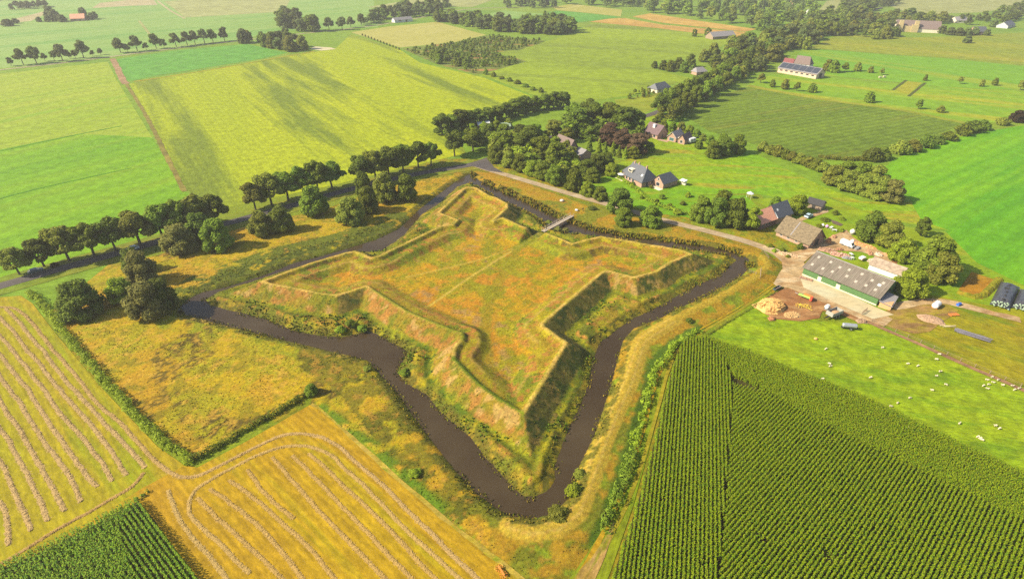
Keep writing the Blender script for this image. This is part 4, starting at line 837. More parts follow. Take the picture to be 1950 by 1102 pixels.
# ---- hamlet wood
HW = [('round',945,308,9,8,MID),('round',968,318,7.5,7,OLIVE),('round',990,325,8,7.5,MID),('round',1012,334,7.5,7,LIME),('round',1034,341,8.5,8,MID),('round',1056,350,9,8,MID),('tall',962,296,13,10,MID),('tall',998,300,14,11,DARK),('tall',1032,310,13.5,10,MID),('tall',1058,320,13,9.5,MID),('tall',1010,285,13,10,DARK),
      ('round',1115,333,7.5,8,DARK),('round',1134,325,8.5,8.5,DARK),('round',1152,320,8,8,DARK),('round',1165,334,6,6.5,LIME),('round',1128,345,6.5,6.5,MID),
      ('round',905,276,9,9,MID),('round',932,268,10,9,DARK),('round',960,268,9.5,9,MID),('round',990,270,10,9.5,DARK),('round',1020,268,9.5,9,MID),('tall',1052,266,11,8.5,OLIVE),('round',1078,270,8,8,OLIVE),
      ('tall',1100,255,14.5,12,DARK),('tall',1128,246,15.5,12.5,DARK),('tall',1156,248,16,12.5,MID),('tall',1182,254,15,12,DARK),('tall',1206,250,13,11,DARK),('tall',1090,238,13,10,MID),('tall',1120,232,14,10,DARK),
      ('tall',1160,278,12.5,11,COPPER),('tall',1184,284,11,9.5,COPPER),('tall',1213,292,10.5,9.5,COPPER),('round',1205,300,6,6,LIME),('round',1236,290,5.5,5.5,MID),('tall',1251,243,7,5.5,DARK),
      ('conifer',1122,288,8.5,4,MID),('conifer',1140,291,8,3.8,LIME),('conifer',1152,294,7,3.4,MID),('conifer',1166,296,7.5,3.6,LIME),('conifer',1178,299,6.5,3.4,MID),('conifer',1190,301,6,3.2,LIME)]
HL = {'round': 'round green tree in the dense wood round the hamlet houses', 'tall': 'tall dark tree towering in the dense wood round the hamlet', 'conifer': 'narrow conifer in the row below the copper trees of the hamlet'}
for k, a, b_, h, w, c in HW:
    l = 'tree with copper-brown leaves in the hamlet wood' if c is COPPER else HL[k]
    tree(k, a, b_, l, h, w*(1.18 if k != 'conifer' else 1), c, {'round': 'round trees of the hamlet wood', 'tall': 'tall trees of the hamlet wood', 'conifer': 'conifer row of the hamlet'}[k] if c is not COPPER else 'copper trees of the hamlet')
HR = [(842,252),(858,248),(874,244),(892,240),(910,236),(928,231),(946,227),(964,222),(982,217),(1000,212),(1018,208),(1036,206),(1054,204),(1072,202)]
for k, (a, b_) in enumerate(HR): tree('tall', a, b_ + 3, f'{nth(k)} tree from the left in the shelter belt on the yellow crop field', TR.uniform(9, 12), TR.uniform(8.5, 11), TR.choice([DARK, DARK, MID]), 'shelter belt beside the yellow crop', name='shelterbelt_tree')
for k, (a, b_) in enumerate([(900,253),(922,250),(945,247),(968,243)]): tree('round', a, b_, f'{nth(k)} low tree from the left between shelter belt and white-roofed building', 5.5, 6, LIME, 'low trees by the white roof')
# ---- avenue of big trees up the main road to the right
for k, (a, b_) in enumerate([(1258,224),(1274,215),(1290,206),(1307,197),(1324,188),(1342,178),(1358,168),(1374,158),(1392,147),(1410,136),(1428,126),(1446,116),(1464,106)]):
    tree('avenue', a - 3, b_ - 4, f'{nth(k)} tree from the near end on the left side of the main road avenue', TR.uniform(13, 15.5), TR.uniform(11, 13), TR.choice([DARK, MID, DARK]), 'left side of the main road avenue')
for k, (a, b_) in enumerate([(1284,226),(1304,214),(1322,204),(1342,193),(1360,182),(1380,170),(1398,158)]):
    tree('avenue', a, b_, f'{nth(k)} tree from the near end on the right side of the main road avenue', TR.uniform(12, 14), TR.uniform(9.5, 11), TR.choice([DARK, MID]), 'right side of the main road avenue')
BU = [(1262,247,6),(1280,250,5.5),(1296,252,6),(1312,256,5.5),(1326,262,5),(1338,268,4),(1352,275,5)]
for k, (a, b_, h) in enumerate(BU): tree('round', a, b_, f'{nth(k)} garden-edge tree from the left between brick bungalow and dark maize', h, h*1.1, TR.choice([MID, LIME, OLIVE]), 'garden edge trees')
for k, (a, b_, h, w) in enumerate([(1356,300,9,8.5),(1378,296,10,9),(1402,292,10.5,9.5),(1372,285,9,8),(1330,283,4.5,5)]): tree('round', a, b_, f'{nth(k)} tree from the left in the dark clump right of the caravan', h, w, TR.choice([MID, DARK]), 'clump right of the caravan')
# ---- hedgerow bushes round the dark maize field
HB = [(1452,288,4.5,5),(1466,293,4,5),(1480,296,4.5,5.5),(1494,301,4,5),(1508,306,4,5),(1522,311,4.2,5.5),(1538,317,4.2,5.5),(1552,322,4.5,6),(1566,327,4.2,6)]
for k, (a, b_, h, w) in enumerate(HB): tree('bush', a, b_, f'{nth(k)} bush from the left in the lower hedgerow of the dark maize', h*1.3, w*1.35, TR.choice([OLIVE, MID]), 'lower hedgerow bushes', name='hedgerow_bush')
HB2 = [(1660,305,5,6.5),(1678,302,4.6,6),(1712,292,5.4,7.5),(1736,287,4.5,6.5),(1760,280,5,6.5),(1782,272,3.6,6),(1806,266,3.4,6.5),(1832,256,4.6,7),(1850,251,5,7.5),(1868,247,4.4,6),(1908,238,3.4,5.5)]
for k, (a, b_, h, w) in enumerate(HB2): tree('bush', a, b_, f'{nth(k)} bush from the left in the hedgerow along the vivid green field', h*1.45, w*1.5, TR.choice([OLIVE, MID, DARK]), 'hedgerow bushes by the vivid field', name='hedgerow_bush')
tree('round', 1934, 232, 'rusty brown tree at the right edge of the hedgerow', 7.5, 9.5, (.085,.065,.025))
for k, (a, b_, h, w, c) in enumerate([(1584,350,9,11,OLIVE),(1608,342,9,11,MID),(1612,360,9,12,OLIVE),(1636,348,10,12,MID),(1640,368,9,12,OLIVE),(1664,355,10,12,OLIVE),(1668,376,9.5,12.5,OLIVE),(1694,382,9.5,12,PALE)]): tree('round', a, b_, f'{nth(k)} tree from the left in the long olive thicket on the meadow', h, w, c, 'long olive thicket')
# ---- scattered trees in the right-hand pastures
SC = [(1448,158,7,7),(1470,166,6,5),(1494,170,7.5,6.5),(1516,174,6.5,5),(1545,176,6.5,7),(1654,195,7.5,7.5),(1748,208,6.5,5.5),(1790,214,4.5,5.5),(1761,154,5,3.5),(1827,160,5.5,4.5),(1868,165,5.5,4),(1893,163,6,4.5),(1942,172,7,6),(1574,135,9.5,8.5),(1586,138,10,10),(1608,137,7.5,7),(1632,136,7.5,7),(1657,139,5.5,5),(1678,143,5.5,4.5)]
for k, (a, b_, h, w) in enumerate(SC): tree('round' if k % 3 else 'avenue', a, b_, f'{nth(k % 8)} lone tree from the left in the {["row below the solar-roofed barn", "open pastures right of the solar-roofed barn", "row beside the solar-roofed barn"][0 if k < 8 and k < 5 else (2 if k > 12 else 1)]}', h, w, TR.choice([OLIVE, MID]), 'lone pasture trees', True, name='pasture_tree')
# ---- clump west of the main road
for k, (a, b_, h) in enumerate([(1246,130,6),(1262,133,8),(1276,136,9),(1290,132,10),(1302,138,9),(1314,128,11),(1318,140,7)]): tree('round', a, b_, f'{nth(k)} tree from the left in the clump jutting into the lime pasture', h, h, TR.choice([MID, DARK]), 'clump in the lime pasture', True)
tree('tall', 1347, 71, 'lone round tree beside the grey shed at the stubble field', 10, 9, DARK, None, True); tree('tall', 1322, 70, 'slim pair of trees left of the grey shed at the stubble field', 8, 6, MID, None, True)
# ---- far lane trees on the left
FL = [(22,126,7),(45,124,13),(70,121,14),(86,117,7),(104,116,8),(120,117,14),(134,112,6),(144,111,7),(160,111,15),(177,107,5),(192,105,6),(230,101,13),(244,101,8),(262,98,14),(279,96,7),(298,93,14),(313,93,9),(336,90,13),(357,87,13),(372,85,13),(390,83,14),(406,81,13),(428,79,14)]
for k, (a, b_, h) in enumerate(FL): tree('avenue', a, b_, f'{nth(k)} tree from the left along the far lane over the pale fields', h, h*0.85, TR.choice([BLUE, DARK]), 'trees along the far lane', True, name='lane_tree')
def wood(px, n, label, group, hr, cols, kinds=('tall',), mind=5.0, name='woodland_tree'):
    poly = np.array(PL(px)); lo, hi = poly.min(0), poly.max(0); got = []; tries = 0
    while len(got) < n and tries < 6000:
        tries += 1; x = TR.uniform(lo[0], hi[0]); y = TR.uniform(lo[1], hi[1])
        if not inside(np.array([x]), np.array([y]), poly)[0]: continue
        if any((x - a)**2 + (y - c)**2 < mind*mind for a, c in got): continue
        got.append((x, y)); h = TR.uniform(*hr)
        tree(TR.choice(kinds), 0, 0, label, h, h*TR.uniform(.75, 1.0), TR.choice(cols), group, True, name, (x, y))
    return got
wood([(456,82),(480,78),(560,82),(594,96),(560,102),(500,92)], 18, 'tree in the dense copse left of the pink sand patch', 'copse by the sand patch', (10, 15), [BLUE, DARK, OLIVE], ('tall', 'round'), 6)
wood([(524,46),(545,36),(575,48),(612,60),(580,64),(550,58)], 16, 'tree in the bluish copse at the bend of the far lane', 'copse at the lane bend', (13, 19), [BLUE, DARK], ('tall',), 7)
for k, (a, b_, h) in enumerate([(627,58,14),(652,57,14),(668,53,12)]): tree('avenue', a, b_, f'{nth(k)} of three lane trees right of the bluish copse', h, h*0.9, BLUE, 'three lane trees', True, name='lane_tree')
wood([(680,52),(720,44),(800,33),(860,18),(850,12),(780,18),(700,38)], 26, 'tree in the blue-green belt above the pale grain field', 'belt above the grain field', (12, 17), [BLUE, DARK], ('tall', 'avenue'), 7)
tree('tall', 818, 30, 'tallest tree standing over the belt above the pale grain field', 24, 16, BLUE, None, True)
wood([(830,42),(880,52),(960,64),(1040,70),(1090,64),(1075,50),(1040,44),(980,52),(900,42),(850,36)], 46, 'tree in the dark wood between the grain field and the lime pasture', 'dark wood behind the grain field', (12, 17), [DARK, BLUE, MID], ('tall', 'conifer', 'tall'), 7)
wood([(950,18),(1000,16),(1060,16),(1062,4),(990,4),(948,8)], 14, 'tree in the far belt at the top of the picture', 'far belt', (12, 16), [BLUE], ('tall',), 8)
wood([(815,112),(830,104),(850,112),(880,112),(905,118),(890,130),(860,126),(835,124)], 12, 'round tree in the scrub between the two lime fields', 'scrub trees', (6, 10), [DARK, MID], ('round',), 6)
for k, (a, b_) in enumerate([(925,142),(940,146),(955,151),(970,155),(985,160),(1000,166),(1015,172),(1030,176)]): tree('bush', a, b_, f'{nth(k)} bush from the top in the thin hedge between the lime fields', TR.uniform(2.5, 4.5), TR.uniform(4, 6), MID, 'thin hedge bushes', True, name='hedgerow_bush')
wood([(1400,150),(1440,140),(1500,112),(1560,82),(1600,62),(1640,30),(1560,40),(1500,68),(1440,84),(1380,96),(1340,112),(1330,128),(1370,140)], 62, 'tree in the broad wooded belt along the main road', 'wooded belt along the main road', (11, 17), [DARK, MID, OLIVE, BLUE], ('tall', 'round'), 8)
wood([(1596,68),(1640,74),(1700,80),(1716,74),(1690,50),(1790,46),(1800,34),(1700,30),(1640,36)], 36, 'tree in the wood in front of the far farmyard', 'wood round the far farmyard', (9, 15), [BLUE, DARK, OLIVE], ('tall', 'round'), 8)
# tidy dome of trees and garden trees beside the far farm
for k, (a, b_, h) in enumerate([(1793,64,9),(1808,67,9),(1824,68,9),(1840,68,9),(1854,67,9),(1840,82,8),(1878,68,7),(1830,38,8),(1862,38,7),(1890,52,9),(1915,40,12),(1935,30,14)]): tree('round', a, b_, f'{nth(k)} tree from the left round the far white house', h, h*1.2, BLUE, 'trees round the far white house', True)
for k, (a, b_) in enumerate([(15,50),(30,45),(75,42),(92,42),(98,36),(106,40),(120,42),(160,36),(175,38),(182,36)]): tree('round', a, b_, f'{nth(k)} hazy tree from the left at the red-roofed far farm', [8, 6, 6, 8, 16, 14, 9, 14, 9, 9][k], [14, 10, 8, 9, 16, 14, 12, 12, 9, 8][k], BLUE, 'trees at the red-roofed far farm', True)
# ---- the big wood at the top right: too many to count, one object
def mass(px, n, hr, cols, name, mind=6.0, base=None):
    poly = np.array(PL(px)); lo, hi = poly.min(0), poly.max(0); V, F, CL, pos = [], [], [], []; o = 0; tries = 0
    protos = []
    for vi in range(3):
        L = lobes_for('tall', random.Random(50 + vi)); v, f, sh = leaf_cloud(L, 520, 0.8, np.random.default_rng(vi)); protos.append((v, f, tint_cols(sh)))
    while len(pos) < n and tries < 60000:
        tries += 1; x = TR.uniform(lo[0], hi[0]); y = TR.uniform(lo[1], hi[1])
        if not inside(np.array([x]), np.array([y]), poly)[0]: continue
        if any((x - a)**2 + (y - c)**2 < mind*mind for a, c in pos[-400:]): continue
        pos.append((x, y)); v, f, c = protos[TR.randrange(3)]; h = TR.uniform(*hr)/15.0; w = h*TR.uniform(1.1, 1.6); a = TR.uniform(0, 6.28)
        q = np.c_[(v[:, 0]*math.cos(a) - v[:, 1]*math.sin(a))*w + x, (v[:, 0]*math.sin(a) + v[:, 1]*math.cos(a))*w + y, v[:, 2]*h]
        V.append(q); F.append(f + o); o += len(v); CL.append(c*np.array(TR.choice(cols))*TR.uniform(.75, 1.25))
    ob = link(name, np_mesh(name, np.concatenate(V), np.concatenate(F), np.concatenate(CL)), None, m_leaf); ob.color = (1, 1, 1, 1)
    return tag(ob, kind='stuff')
mass([(1070,10),(1180,18),(1260,28),(1340,42),(1440,60),(1530,44),(1560,24),(1545,8),(1600,-12),(1300,-30),(1080,-14)], 330, (12, 18), [DARK, BLUE, MID, OLIVE], 'woodland')
mass([(1640,30),(1700,10),(1740,-14),(1700,-14),(1600,0),(1590,24)], 60, (11, 16), [BLUE, DARK], 'woodland')
mass([(1400,146),(1440,136),(1500,108),(1560,78),(1600,58),(1640,28),(1560,38),(1500,64),(1440,82),(1385,96),(1345,112),(1340,126),(1370,138)], 130, (7, 12), [DARK, MID, OLIVE], 'woodland', 5)
mass([(1598,66),(1640,72),(1700,78),(1712,72),(1692,52),(1790,47),(1796,36),(1700,32),(1640,38)], 60, (6, 11), [BLUE, DARK, OLIVE], 'woodland', 6)
mass([(830,41),(880,51),(960,63),(1040,69),(1088,63),(1072,50),(1040,45),(980,53),(900,43),(850,37)], 90, (8, 13), [DARK, BLUE, MID], 'woodland', 5)
mass([(685,51),(720,43),(800,32),(860,17),(850,13),(780,19),(702,38)], 50, (7, 11), [BLUE, DARK], 'woodland', 6)
mass([(940,300),(1010,330),(1075,352),(1100,330),(1085,300),(1060,280),(1000,275),(940,280)], 70, (5, 9), [MID, DARK, OLIVE, LIME], 'undergrowth', 3.5)
mass([(1080,262),(1120,268),(1210,272),(1222,255),(1180,240),(1110,228),(1080,240)], 50, (5, 10), [DARK, MID], 'undergrowth', 5)
mass([(770,97),(830,120),(905,140),(1000,118),(935,102),(985,96),(1035,80),(980,74),(930,70),(862,84)], 420, (1.8, 4.5), [OLIVE, MID, MID, DARK], 'scrub', 2.6)
mass([(1195,190),(1240,184),(1258,172),(1250,165),(1200,180)], 24, (1.5, 4), [OLIVE, MID], 'scrub', 4)
mass([(1250,226),(1300,196),(1350,168),(1400,140),(1440,118),(1452,126),(1408,152),(1360,180),(1312,208),(1276,232)], 60, (6, 10), [DARK, MID, OLIVE], 'undergrowth', 4.5)
mass([(1480,70),(1540,42),(1600,24),(1640,10),(1690,-8),(1720,-8),(1650,28),(1600,52),(1540,78)], 110, (11, 16), [DARK, BLUE, MID], 'woodland', 6)
mass([(1800,44),(1860,36),(1900,26),(1960,6),(2000,6),(1960,36),(1900,46),(1850,48)], 50, (8, 13), [BLUE, DARK], 'woodland', 6)
mass([(-40,6),(60,-2),(150,-4),(150,-12),(-40,-10)], 40, (9, 13), [BLUE], 'woodland')
mass([(16,16),(90,12),(92,15),(16,20)], 16, (8, 10), [BLUE], 'woodland')
# ---- hedges: each clipped or wild hedge is one thing
def hedge(px, width, height, label, col, dens=26, name='hedge', size=0.16, group=None, wob=0.5):
    p = resample(smooth_line(PL(px), 1), 0.9); n = normals2(p); rn = random.Random(len(px) + int(width*10)); L = []
    s = np.arange(len(p))
    for i in range(len(p)):
        w = width/2*(1 - wob/2 + wob*rn.random()); h = height*(1 - wob/2 + wob*rn.random()); o = (rn.random() - .5)*width*0.5
        x, y = p[i] + n[i]*o; L.append(((x, y, h*0.48 + max(0, ground_z(x, y))), (w*0.8, w*0.8, h*0.55)))
    rng = np.random.default_rng(len(p)); v, f, sh = leaf_cloud(L, int(len(L)*dens), size, rng)
    me = np_mesh(name, v, f, tint_cols(sh)); o = link(name, me, None, m_leaf); o.color = (*col, 1)
    return tag(o, label, 'hedge', group)
hedge([(58,556),(95,598),(150,668),(200,728),(255,788),(310,842),(362,880)], 2.4, 1.7, 'wild hedge down the left side of the orange meadow to the sharp corner', LIME, 70, size=0.2)
hedge([(366,878),(420,850),(480,812),(540,778),(600,748)], 2.0, 1.4, 'low scrubby hedge from the sharp corner up to the small tree on the golden field', MID, 60, size=0.2)
hedge([(1330,632),(1285,660),(1252,700),(1236,745),(1222,800),(1208,850)], 2.3, 1.3, 'upper strip of bushes in the ditch between dike and maize track', LIME, 60, size=0.2, wob=1.1)
hedge([(1202,860),(1190,905),(1176,950),(1160,985),(1150,1005)], 2.8, 1.7, 'lower dense strip of bushes in the ditch beside the maize track', MID, 80, size=0.2, wob=0.9)
hedge([(1160,330),(1200,352),(1240,388),(1290,404),(1330,416)], 2.0, 1.5, 'low garden hedge along the gravel road below the slate-roofed house', LIME, 40, size=0.25)
hedge([(1490,548),(1430,588),(1380,618),(1344,640)], 0.6, 0.7, 'thin dark fence-line hedge between farm track and sheep pasture', DARK, 14, size=0.14)
hedge([(1560,300),(1600,306),(1650,306)], 2.5, 2.2, 'short hedge behind the long olive thicket', OLIVE, 40, size=0.3)
hedge([(262,953),(272,945),(282,938)], 1.0, 1.0, 'short strip of weeds at the tip of the small maize corner', MID, 40, size=0.16)
tree('round', 594, 752, 'small tree with pale trunk where the low hedge meets the golden field', 3.2, 3.6, MID)
SH = [(1092,938,2.2,3.6,LIME,'bright green sapling leaning over the water at the near bend of the moat'), (1062,985,1.8,4.2,OLIVE,'grey-green bush on the water edge at the near bend of the moat'), (1104,905,1.6,3.0,OLIVE,'olive bush on the right bank above the bright sapling'), (770,712,1.6,3.0,MID,'bush on the inner bank opposite the wide pool'), (648,632,2.0,3.4,LIME,'bright bush on the inner bank at the wide pool'), (668,622,1.8,3.4,MID,'dark bush on the inner bank left of the wide pool'),
      (690,628,1.7,3.2,MID,'bush overhanging the wide pool of the moat'), (1128,400,1.4,4.0,DARK,'low dark clipped bush beyond the footbridge'), (1062,438,1.5,3.0,PALE,'pale bush beside the footbridge'), (1078,440,1.4,3.0,PALE,'pale bush right of the footbridge in the water'), (1045,425,1.4,3.0,OLIVE,'olive bush left of the footbridge'), (1225,765,1.6,2.6,DARK,'dark bush in the ditch halfway along the dike'), (1312,615,1.3,2.4,DARK,'dark bush on the dike near the track bend'), (700,705,1.2,2.4,OLIVE,'bush on the outer bank at the wide pool'), (790,905,1.3,2.8,LIME,'bright bush in the green strip beside the golden field'), (1150,985,1.5,2.6,MID,'bush at the lower end of the ditch')]
for a, b_, h, w, c, l in SH: tree('bush', a, b_, l, h, w, c, None)
GB = [(1260,378,2.2,3,MID),(1275,395,2,3,LIME),(1250,388,2.4,2.4,DARK),(1290,408,2.6,4,LIME),(1300,390,1.8,3,MID),(1310,375,2.5,3,LIME),(1222,378,1.6,2,MID),(1240,358,1.5,2.2,OLIVE),(1205,352,1.6,2.6,DARK)]
for k, (a, b_, h, w, c) in enumerate(GB): tree('bush', a, b_, 'garden bush on the lawn between the slate-roofed house and the gravel road', h, w, c, 'garden bushes below the slate-roofed house')
GB2 = [(1474,480,1.6,2,LIME),(1490,478,1.5,2,MID),(1523,474,2.6,2.6,DARK),(1500,490,1.2,1.8,LIME),(1465,470,1.6,2.4,LIME)]
for k, (a, b_, h, w, c) in enumerate(GB2): tree('bush', a, b_, ['yellow-green shrub in the rockery left of the thatched barn','small shrub in the rockery below the thatched barn','dark round shrub against the thatched barn wall','lime shrub at the front tip of the rockery','pale shrub at the left end of the rockery'][k], h, w, c, None)
GB3 = [(1590,408,2.0,3,MID),(1602,418,1.6,3,LIME),(1570,420,1.4,4,MID),(1560,432,1.4,3,LIME),(1600,440,1.5,3,LIME)]
for k, (a, b_, h, w, c) in enumerate(GB3): tree('bush', a, b_, 'low vegetable-garden bush between the thatched barn and the black shed', h, w, c, 'vegetable garden bushes')
for k, t in enumerate(np.linspace(0, 1, 13)): tree('bush', 690 + 70*t, 68 + 27*t, 'young sapling in the thin row on the left edge of the pale grain field', 2.6, 1.8, OLIVE, 'sapling row at the grain field', True, name='sapling', cat='tree')
# ================================================================== BUILDINGS
BR_ = plain('red_brick', (.36, .225, .155), 0.18, 3.0, 0.9); CREAM = plain('cream_render', (.62, .54, .40), 0.1, 2.0, 0.9); WHITE = plain('white_paint', (.58, .575, .55), 0.06, 2.0, 0.6)
SLATE = plain('dark_slate', (.085, .088, .10), 0.25, 2.5, 0.55); THATCH = plain('mossy_thatch', (.145, .11, .07), 0.4, 1.5, 0.95, c2=(.22, .165, .095)); DTHATCH = plain('dark_tiles', (.16, .115, .10), 0.2, 2.0, 0.9)
REDT = plain('red_tiles', (.62, .29, .18), 0.2, 2.0, 0.85); PURPT = plain('purple_brown_tiles', (.135, .085, .088), 0.2, 2.0, 0.8); GREYT = plain('grey_tiles', (.22, .20, .20), 0.2, 2.0, 0.8)
GREENW = plain('green_boards', (.075, .15, .05), 0.18, 1.5, 0.8); BLACKW = plain('black_boards', (.045, .042, .045), 0.2, 3.0, 0.8); WOODW = plain('weathered_wood', (.26, .19, .13), 0.2, 3.0, 0.9)
GLASS = plain('window_glass', (.03, .035, .045), 0.1, 3.0, 0.1, spec=0.6); LIGHTP = plain('rooflight_sheet', (.36, .31, .25), 0.1, 3.0, 0.5); YEL = plain('yellow_cladding', (.40, .31, .15), 0.1, 1.0, 0.7)
PV = plain('solar_panel', (.045, .05, .065), 0.15, 4.0, 0.3, spec=0.5); DOORM = plain('dark_door', (.05, .045, .04), 0.2, 3.0, 0.7)
m_corr, nt, b = new_mat('fibre_cement_sheet'); v = opos(nt)
w_ = nd(nt, 'ShaderNodeTexWave', wave_type='BANDS', bands_direction='X'); w_.inputs['Scale'].default_value = 0.62; w_.inputs['Distortion'].default_value = 0.6; nt.links.new(v, w_.inputs['Vector'])
st_ = noise(nt, opos(nt, (1.6, 0.12, 0.12)), 1.4, 5, 0.7); c_ = mixc(nt, ramp(nt, st_, 0.35, 0.65), (.105, .084, .064), (.20, .165, .13)); c_ = mixc(nt, ramp(nt, noise(nt, v, 0.5, 4), 0.5, 0.7), c_, (.16, .14, .105))
nt.links.new(c_, b.inputs['Base Color']); bump(nt, b, w_.outputs['Fac'], 0.5, 0.12)
RUSTY = plain('rusty_corrugated', (.29, .21, .15), 0.3, 0.9, 0.9, c2=(.40, .31, .22))
def bld_part(root, name, fn, mat):
    bm = bmesh.new(); fn(bm); return link(name, bm_mesh(name, bm), root, mat)
def volume(root, L, W, wh, rh, wall, roofm, hip=(0, 0), ov=0.35, ox=0.0, oy=0.0, axis='x', wname='wall', rname='roof', z0=0.0, th=0.16, backdrop=None):
    """one gabled or hipped volume; ridge along local x (axis x) or y; returns wall and roof objects and a placer for roof fittings"""
    def T(x, y, z): return (ox + x, oy + y, z0 + z) if axis == 'x' else (ox + W - y if False else ox + y, oy + x, z0 + z)
    hl, hr = hip
    def wallf(bm):
        p = [T(0, 0, -.1), T(L, 0, -.1), T(L, W, -.1), T(0, W, -.1), T(0, 0, wh), T(L, 0, wh), T(L, W, wh), T(0, W, wh)]
        vs_ = [bm.verts.new(q) for q in p]
        for f in ((0, 1, 5, 4), (2, 3, 7, 6), (0, 3, 2, 1), (4, 5, 6, 7)): bm.faces.new([vs_[i] for i in f])
        g = 0.04
        if hl == 0: e = bm.verts.new(T(0, W/2, rh - g)); bm.faces.new([vs_[3], vs_[0], vs_[4], e, vs_[7]])
        else: bm.faces.new([vs_[3], vs_[0], vs_[4], vs_[7]])
        if hr == 0: e = bm.verts.new(T(L, W/2, rh - g)); bm.faces.new([vs_[1], vs_[2], vs_[6], e, vs_[5]])
        else: bm.faces.new([vs_[1], vs_[2], vs_[6], vs_[5]])
    wo_ = bld_part(root, wname, wallf, wall)
    s = (rh - wh)/(W/2); zl = wh - s*ov
    def rooff(bm):
        xl = -ov; xr = L + ov; rl = hl if hl else xl; rr2 = L - hr if hr else xr
        def slab(pts):
            top = [bm.verts.new(T(x, y, z + th)) for x, y, z in pts]; bot = [bm.verts.new(T(x, y, z + 0.01)) for x, y, z in pts]
            bm.faces.new(top); bm.faces.new(bot[::-1]); n = len(pts)
            for i in range(n): bm.faces.new([top[i], bot[i], bot[(i + 1) % n], top[(i + 1) % n]])
        slab([(xl, -ov, zl), (xr, -ov, zl), (rr2, W/2, rh), (rl, W/2, rh)]); slab([(xr, W + ov, zl), (xl, W + ov, zl), (rl, W/2, rh), (rr2, W/2, rh)])
        if hl: slab([(xl, W + ov, zl), (xl, -ov, zl), (rl, W/2, rh)])
        if hr: slab([(xr, -ov, zl), (xr, W + ov, zl), (rr2, W/2, rh)])
    ro = bld_part(root, rname, rooff, roofm)
    def on_roof(x, y, dz=0.0): return T(x, y, wh + s*min(y, W - y) + th + dz)
    return wo_, ro, on_roof, math.atan(s), T
def opening(root, kind, T, face, u, z, w, h, L, W, mat, frame=None):
    """window or door pane with a frame, set 3 cm proud of its wall"""
    d = 0.05
    def f(bm, k=0.0, dd=d):
        if face == 'front': c = T(u, -dd/2, z); a = T(u + w/2 + k, -dd, z + h/2 + k); q = T(u - w/2 - k, 0, z - h/2 - k)
        elif face == 'back': a = T(u + w/2 + k, W + dd, z + h/2 + k); q = T(u - w/2 - k, W, z - h/2 - k)
        elif face == 'left': a = T(-dd, u + w/2 + k, z + h/2 + k); q = T(0, u - w/2 - k, z - h/2 - k)
        else: a = T(L + dd, u + w/2 + k, z + h/2 + k); q = T(L, u - w/2 - k, z - h/2 - k)
        c = [(i + j)/2 for i, j in zip(a, q)]; s = [abs(i - j) for i, j in zip(a, q)]; add_box(bm, c, s)
    o = bld_part(root, kind, lambda bm: f(bm), mat)
    if frame: bld_part(o, 'frame', lambda bm: f(bm, 0.09, 0.035), frame)
    return o
def house_root(name, a, b, label, cat, group=None):
    (x0, y0), (x1, y1) = P(*a), P(*b); L = math.hypot(x1 - x0, y1 - y0)
    r = empty(name, x0, y0, 0.05, math.atan2(y1 - y0, x1 - x0)); return tag(r, label, cat, group), L
def chimney(roof, p, mat=None, h=1.3): return box_obj('chimney', (p[0], p[1], p[2] + h/2 - 0.4), (0.6, 0.6, h), mat or BR_, roof)
def rooflight(roof, p, slope, w, h, mat, axis='x', name='roof_window', side=1):
    bm = bmesh.new(); add_box(bm, (p[0], p[1], p[2] + 0.02), (w, h, 0.07) if axis == 'x' else (h, w, 0.07), 0, slope*side if axis == 'x' else 0, -slope*side if axis == 'y' else 0)
    return link(name, bm_mesh(name, bm), roof, mat)
# -- 1 long barn
r, L = house_root('barn', (1527, 523), (1668, 582), 'long green barn with grey corrugated roof beside the pale concrete strip', 'barn')
w, ro, on, sl, T = volume(r, L, 14, 2.9, 6.1, GREENW, m_corr, ov=0.5)
rn = random.Random(4)
for k in range(14):
    x = 1.8 + (k % 7)*(L - 3.6)/6 + rn.uniform(-.6, .6); y = (2.2 if k < 7 else 4.8) + rn.uniform(-.5, .5)
    rooflight(ro, on(x, y), sl, 0.75, 1.0, LIGHTP, name='rooflight')
rooflight(ro, on(L - 2.2, 3.8), sl, 0.9, 0.9, WHITE, name='roof_hatch')
for u in (5.6, 11.6): opening(r, 'window', T, 'front', u, 2.35, 1.1, 0.6, L, 14, GLASS); opening(r, 'door', T, 'front', u, 0.9, 1.2, 1.7, L, 14, CREAM)
opening(r, 'gate', T, 'right', 6.5, 1.5, 4.5, 2.9, L, 14, DOORM); opening(r, 'gate', T, 'left', 7, 1.5, 4.0, 2.9, L, 14, DOORM)
bld_part(ro, 'ridge_cap', lambda bm: add_box(bm, (L/2, 7, 6.32), (L + 1.1, 0.5, 0.10)), plain('ridge_sheet', (.30, .27, .24), .1, 1))
bld_part(r, 'plinth', lambda bm: add_box(bm, (L/2, -0.06, 0.2), (L, 0.10, 0.4)), CREAM)
r, L = house_root('lean_to_shed', (1672, 584), (1690, 590), 'low lean-to shed with orange brick front at the barn gable end', 'shed')
bld_part(r, 'wall', lambda bm: (add_box(bm, (1.6, 3.0, 0.9), (3.2, 6.0, 1.9))), plain('orange_brick', (.52, .30, .14), .15, 2))
bld_part(r, 'roof', lambda bm: add_box(bm, (1.6, 3.0, 2.0), (3.8, 6.6, 0.14), 0, R(6), R(8)), GREYT)
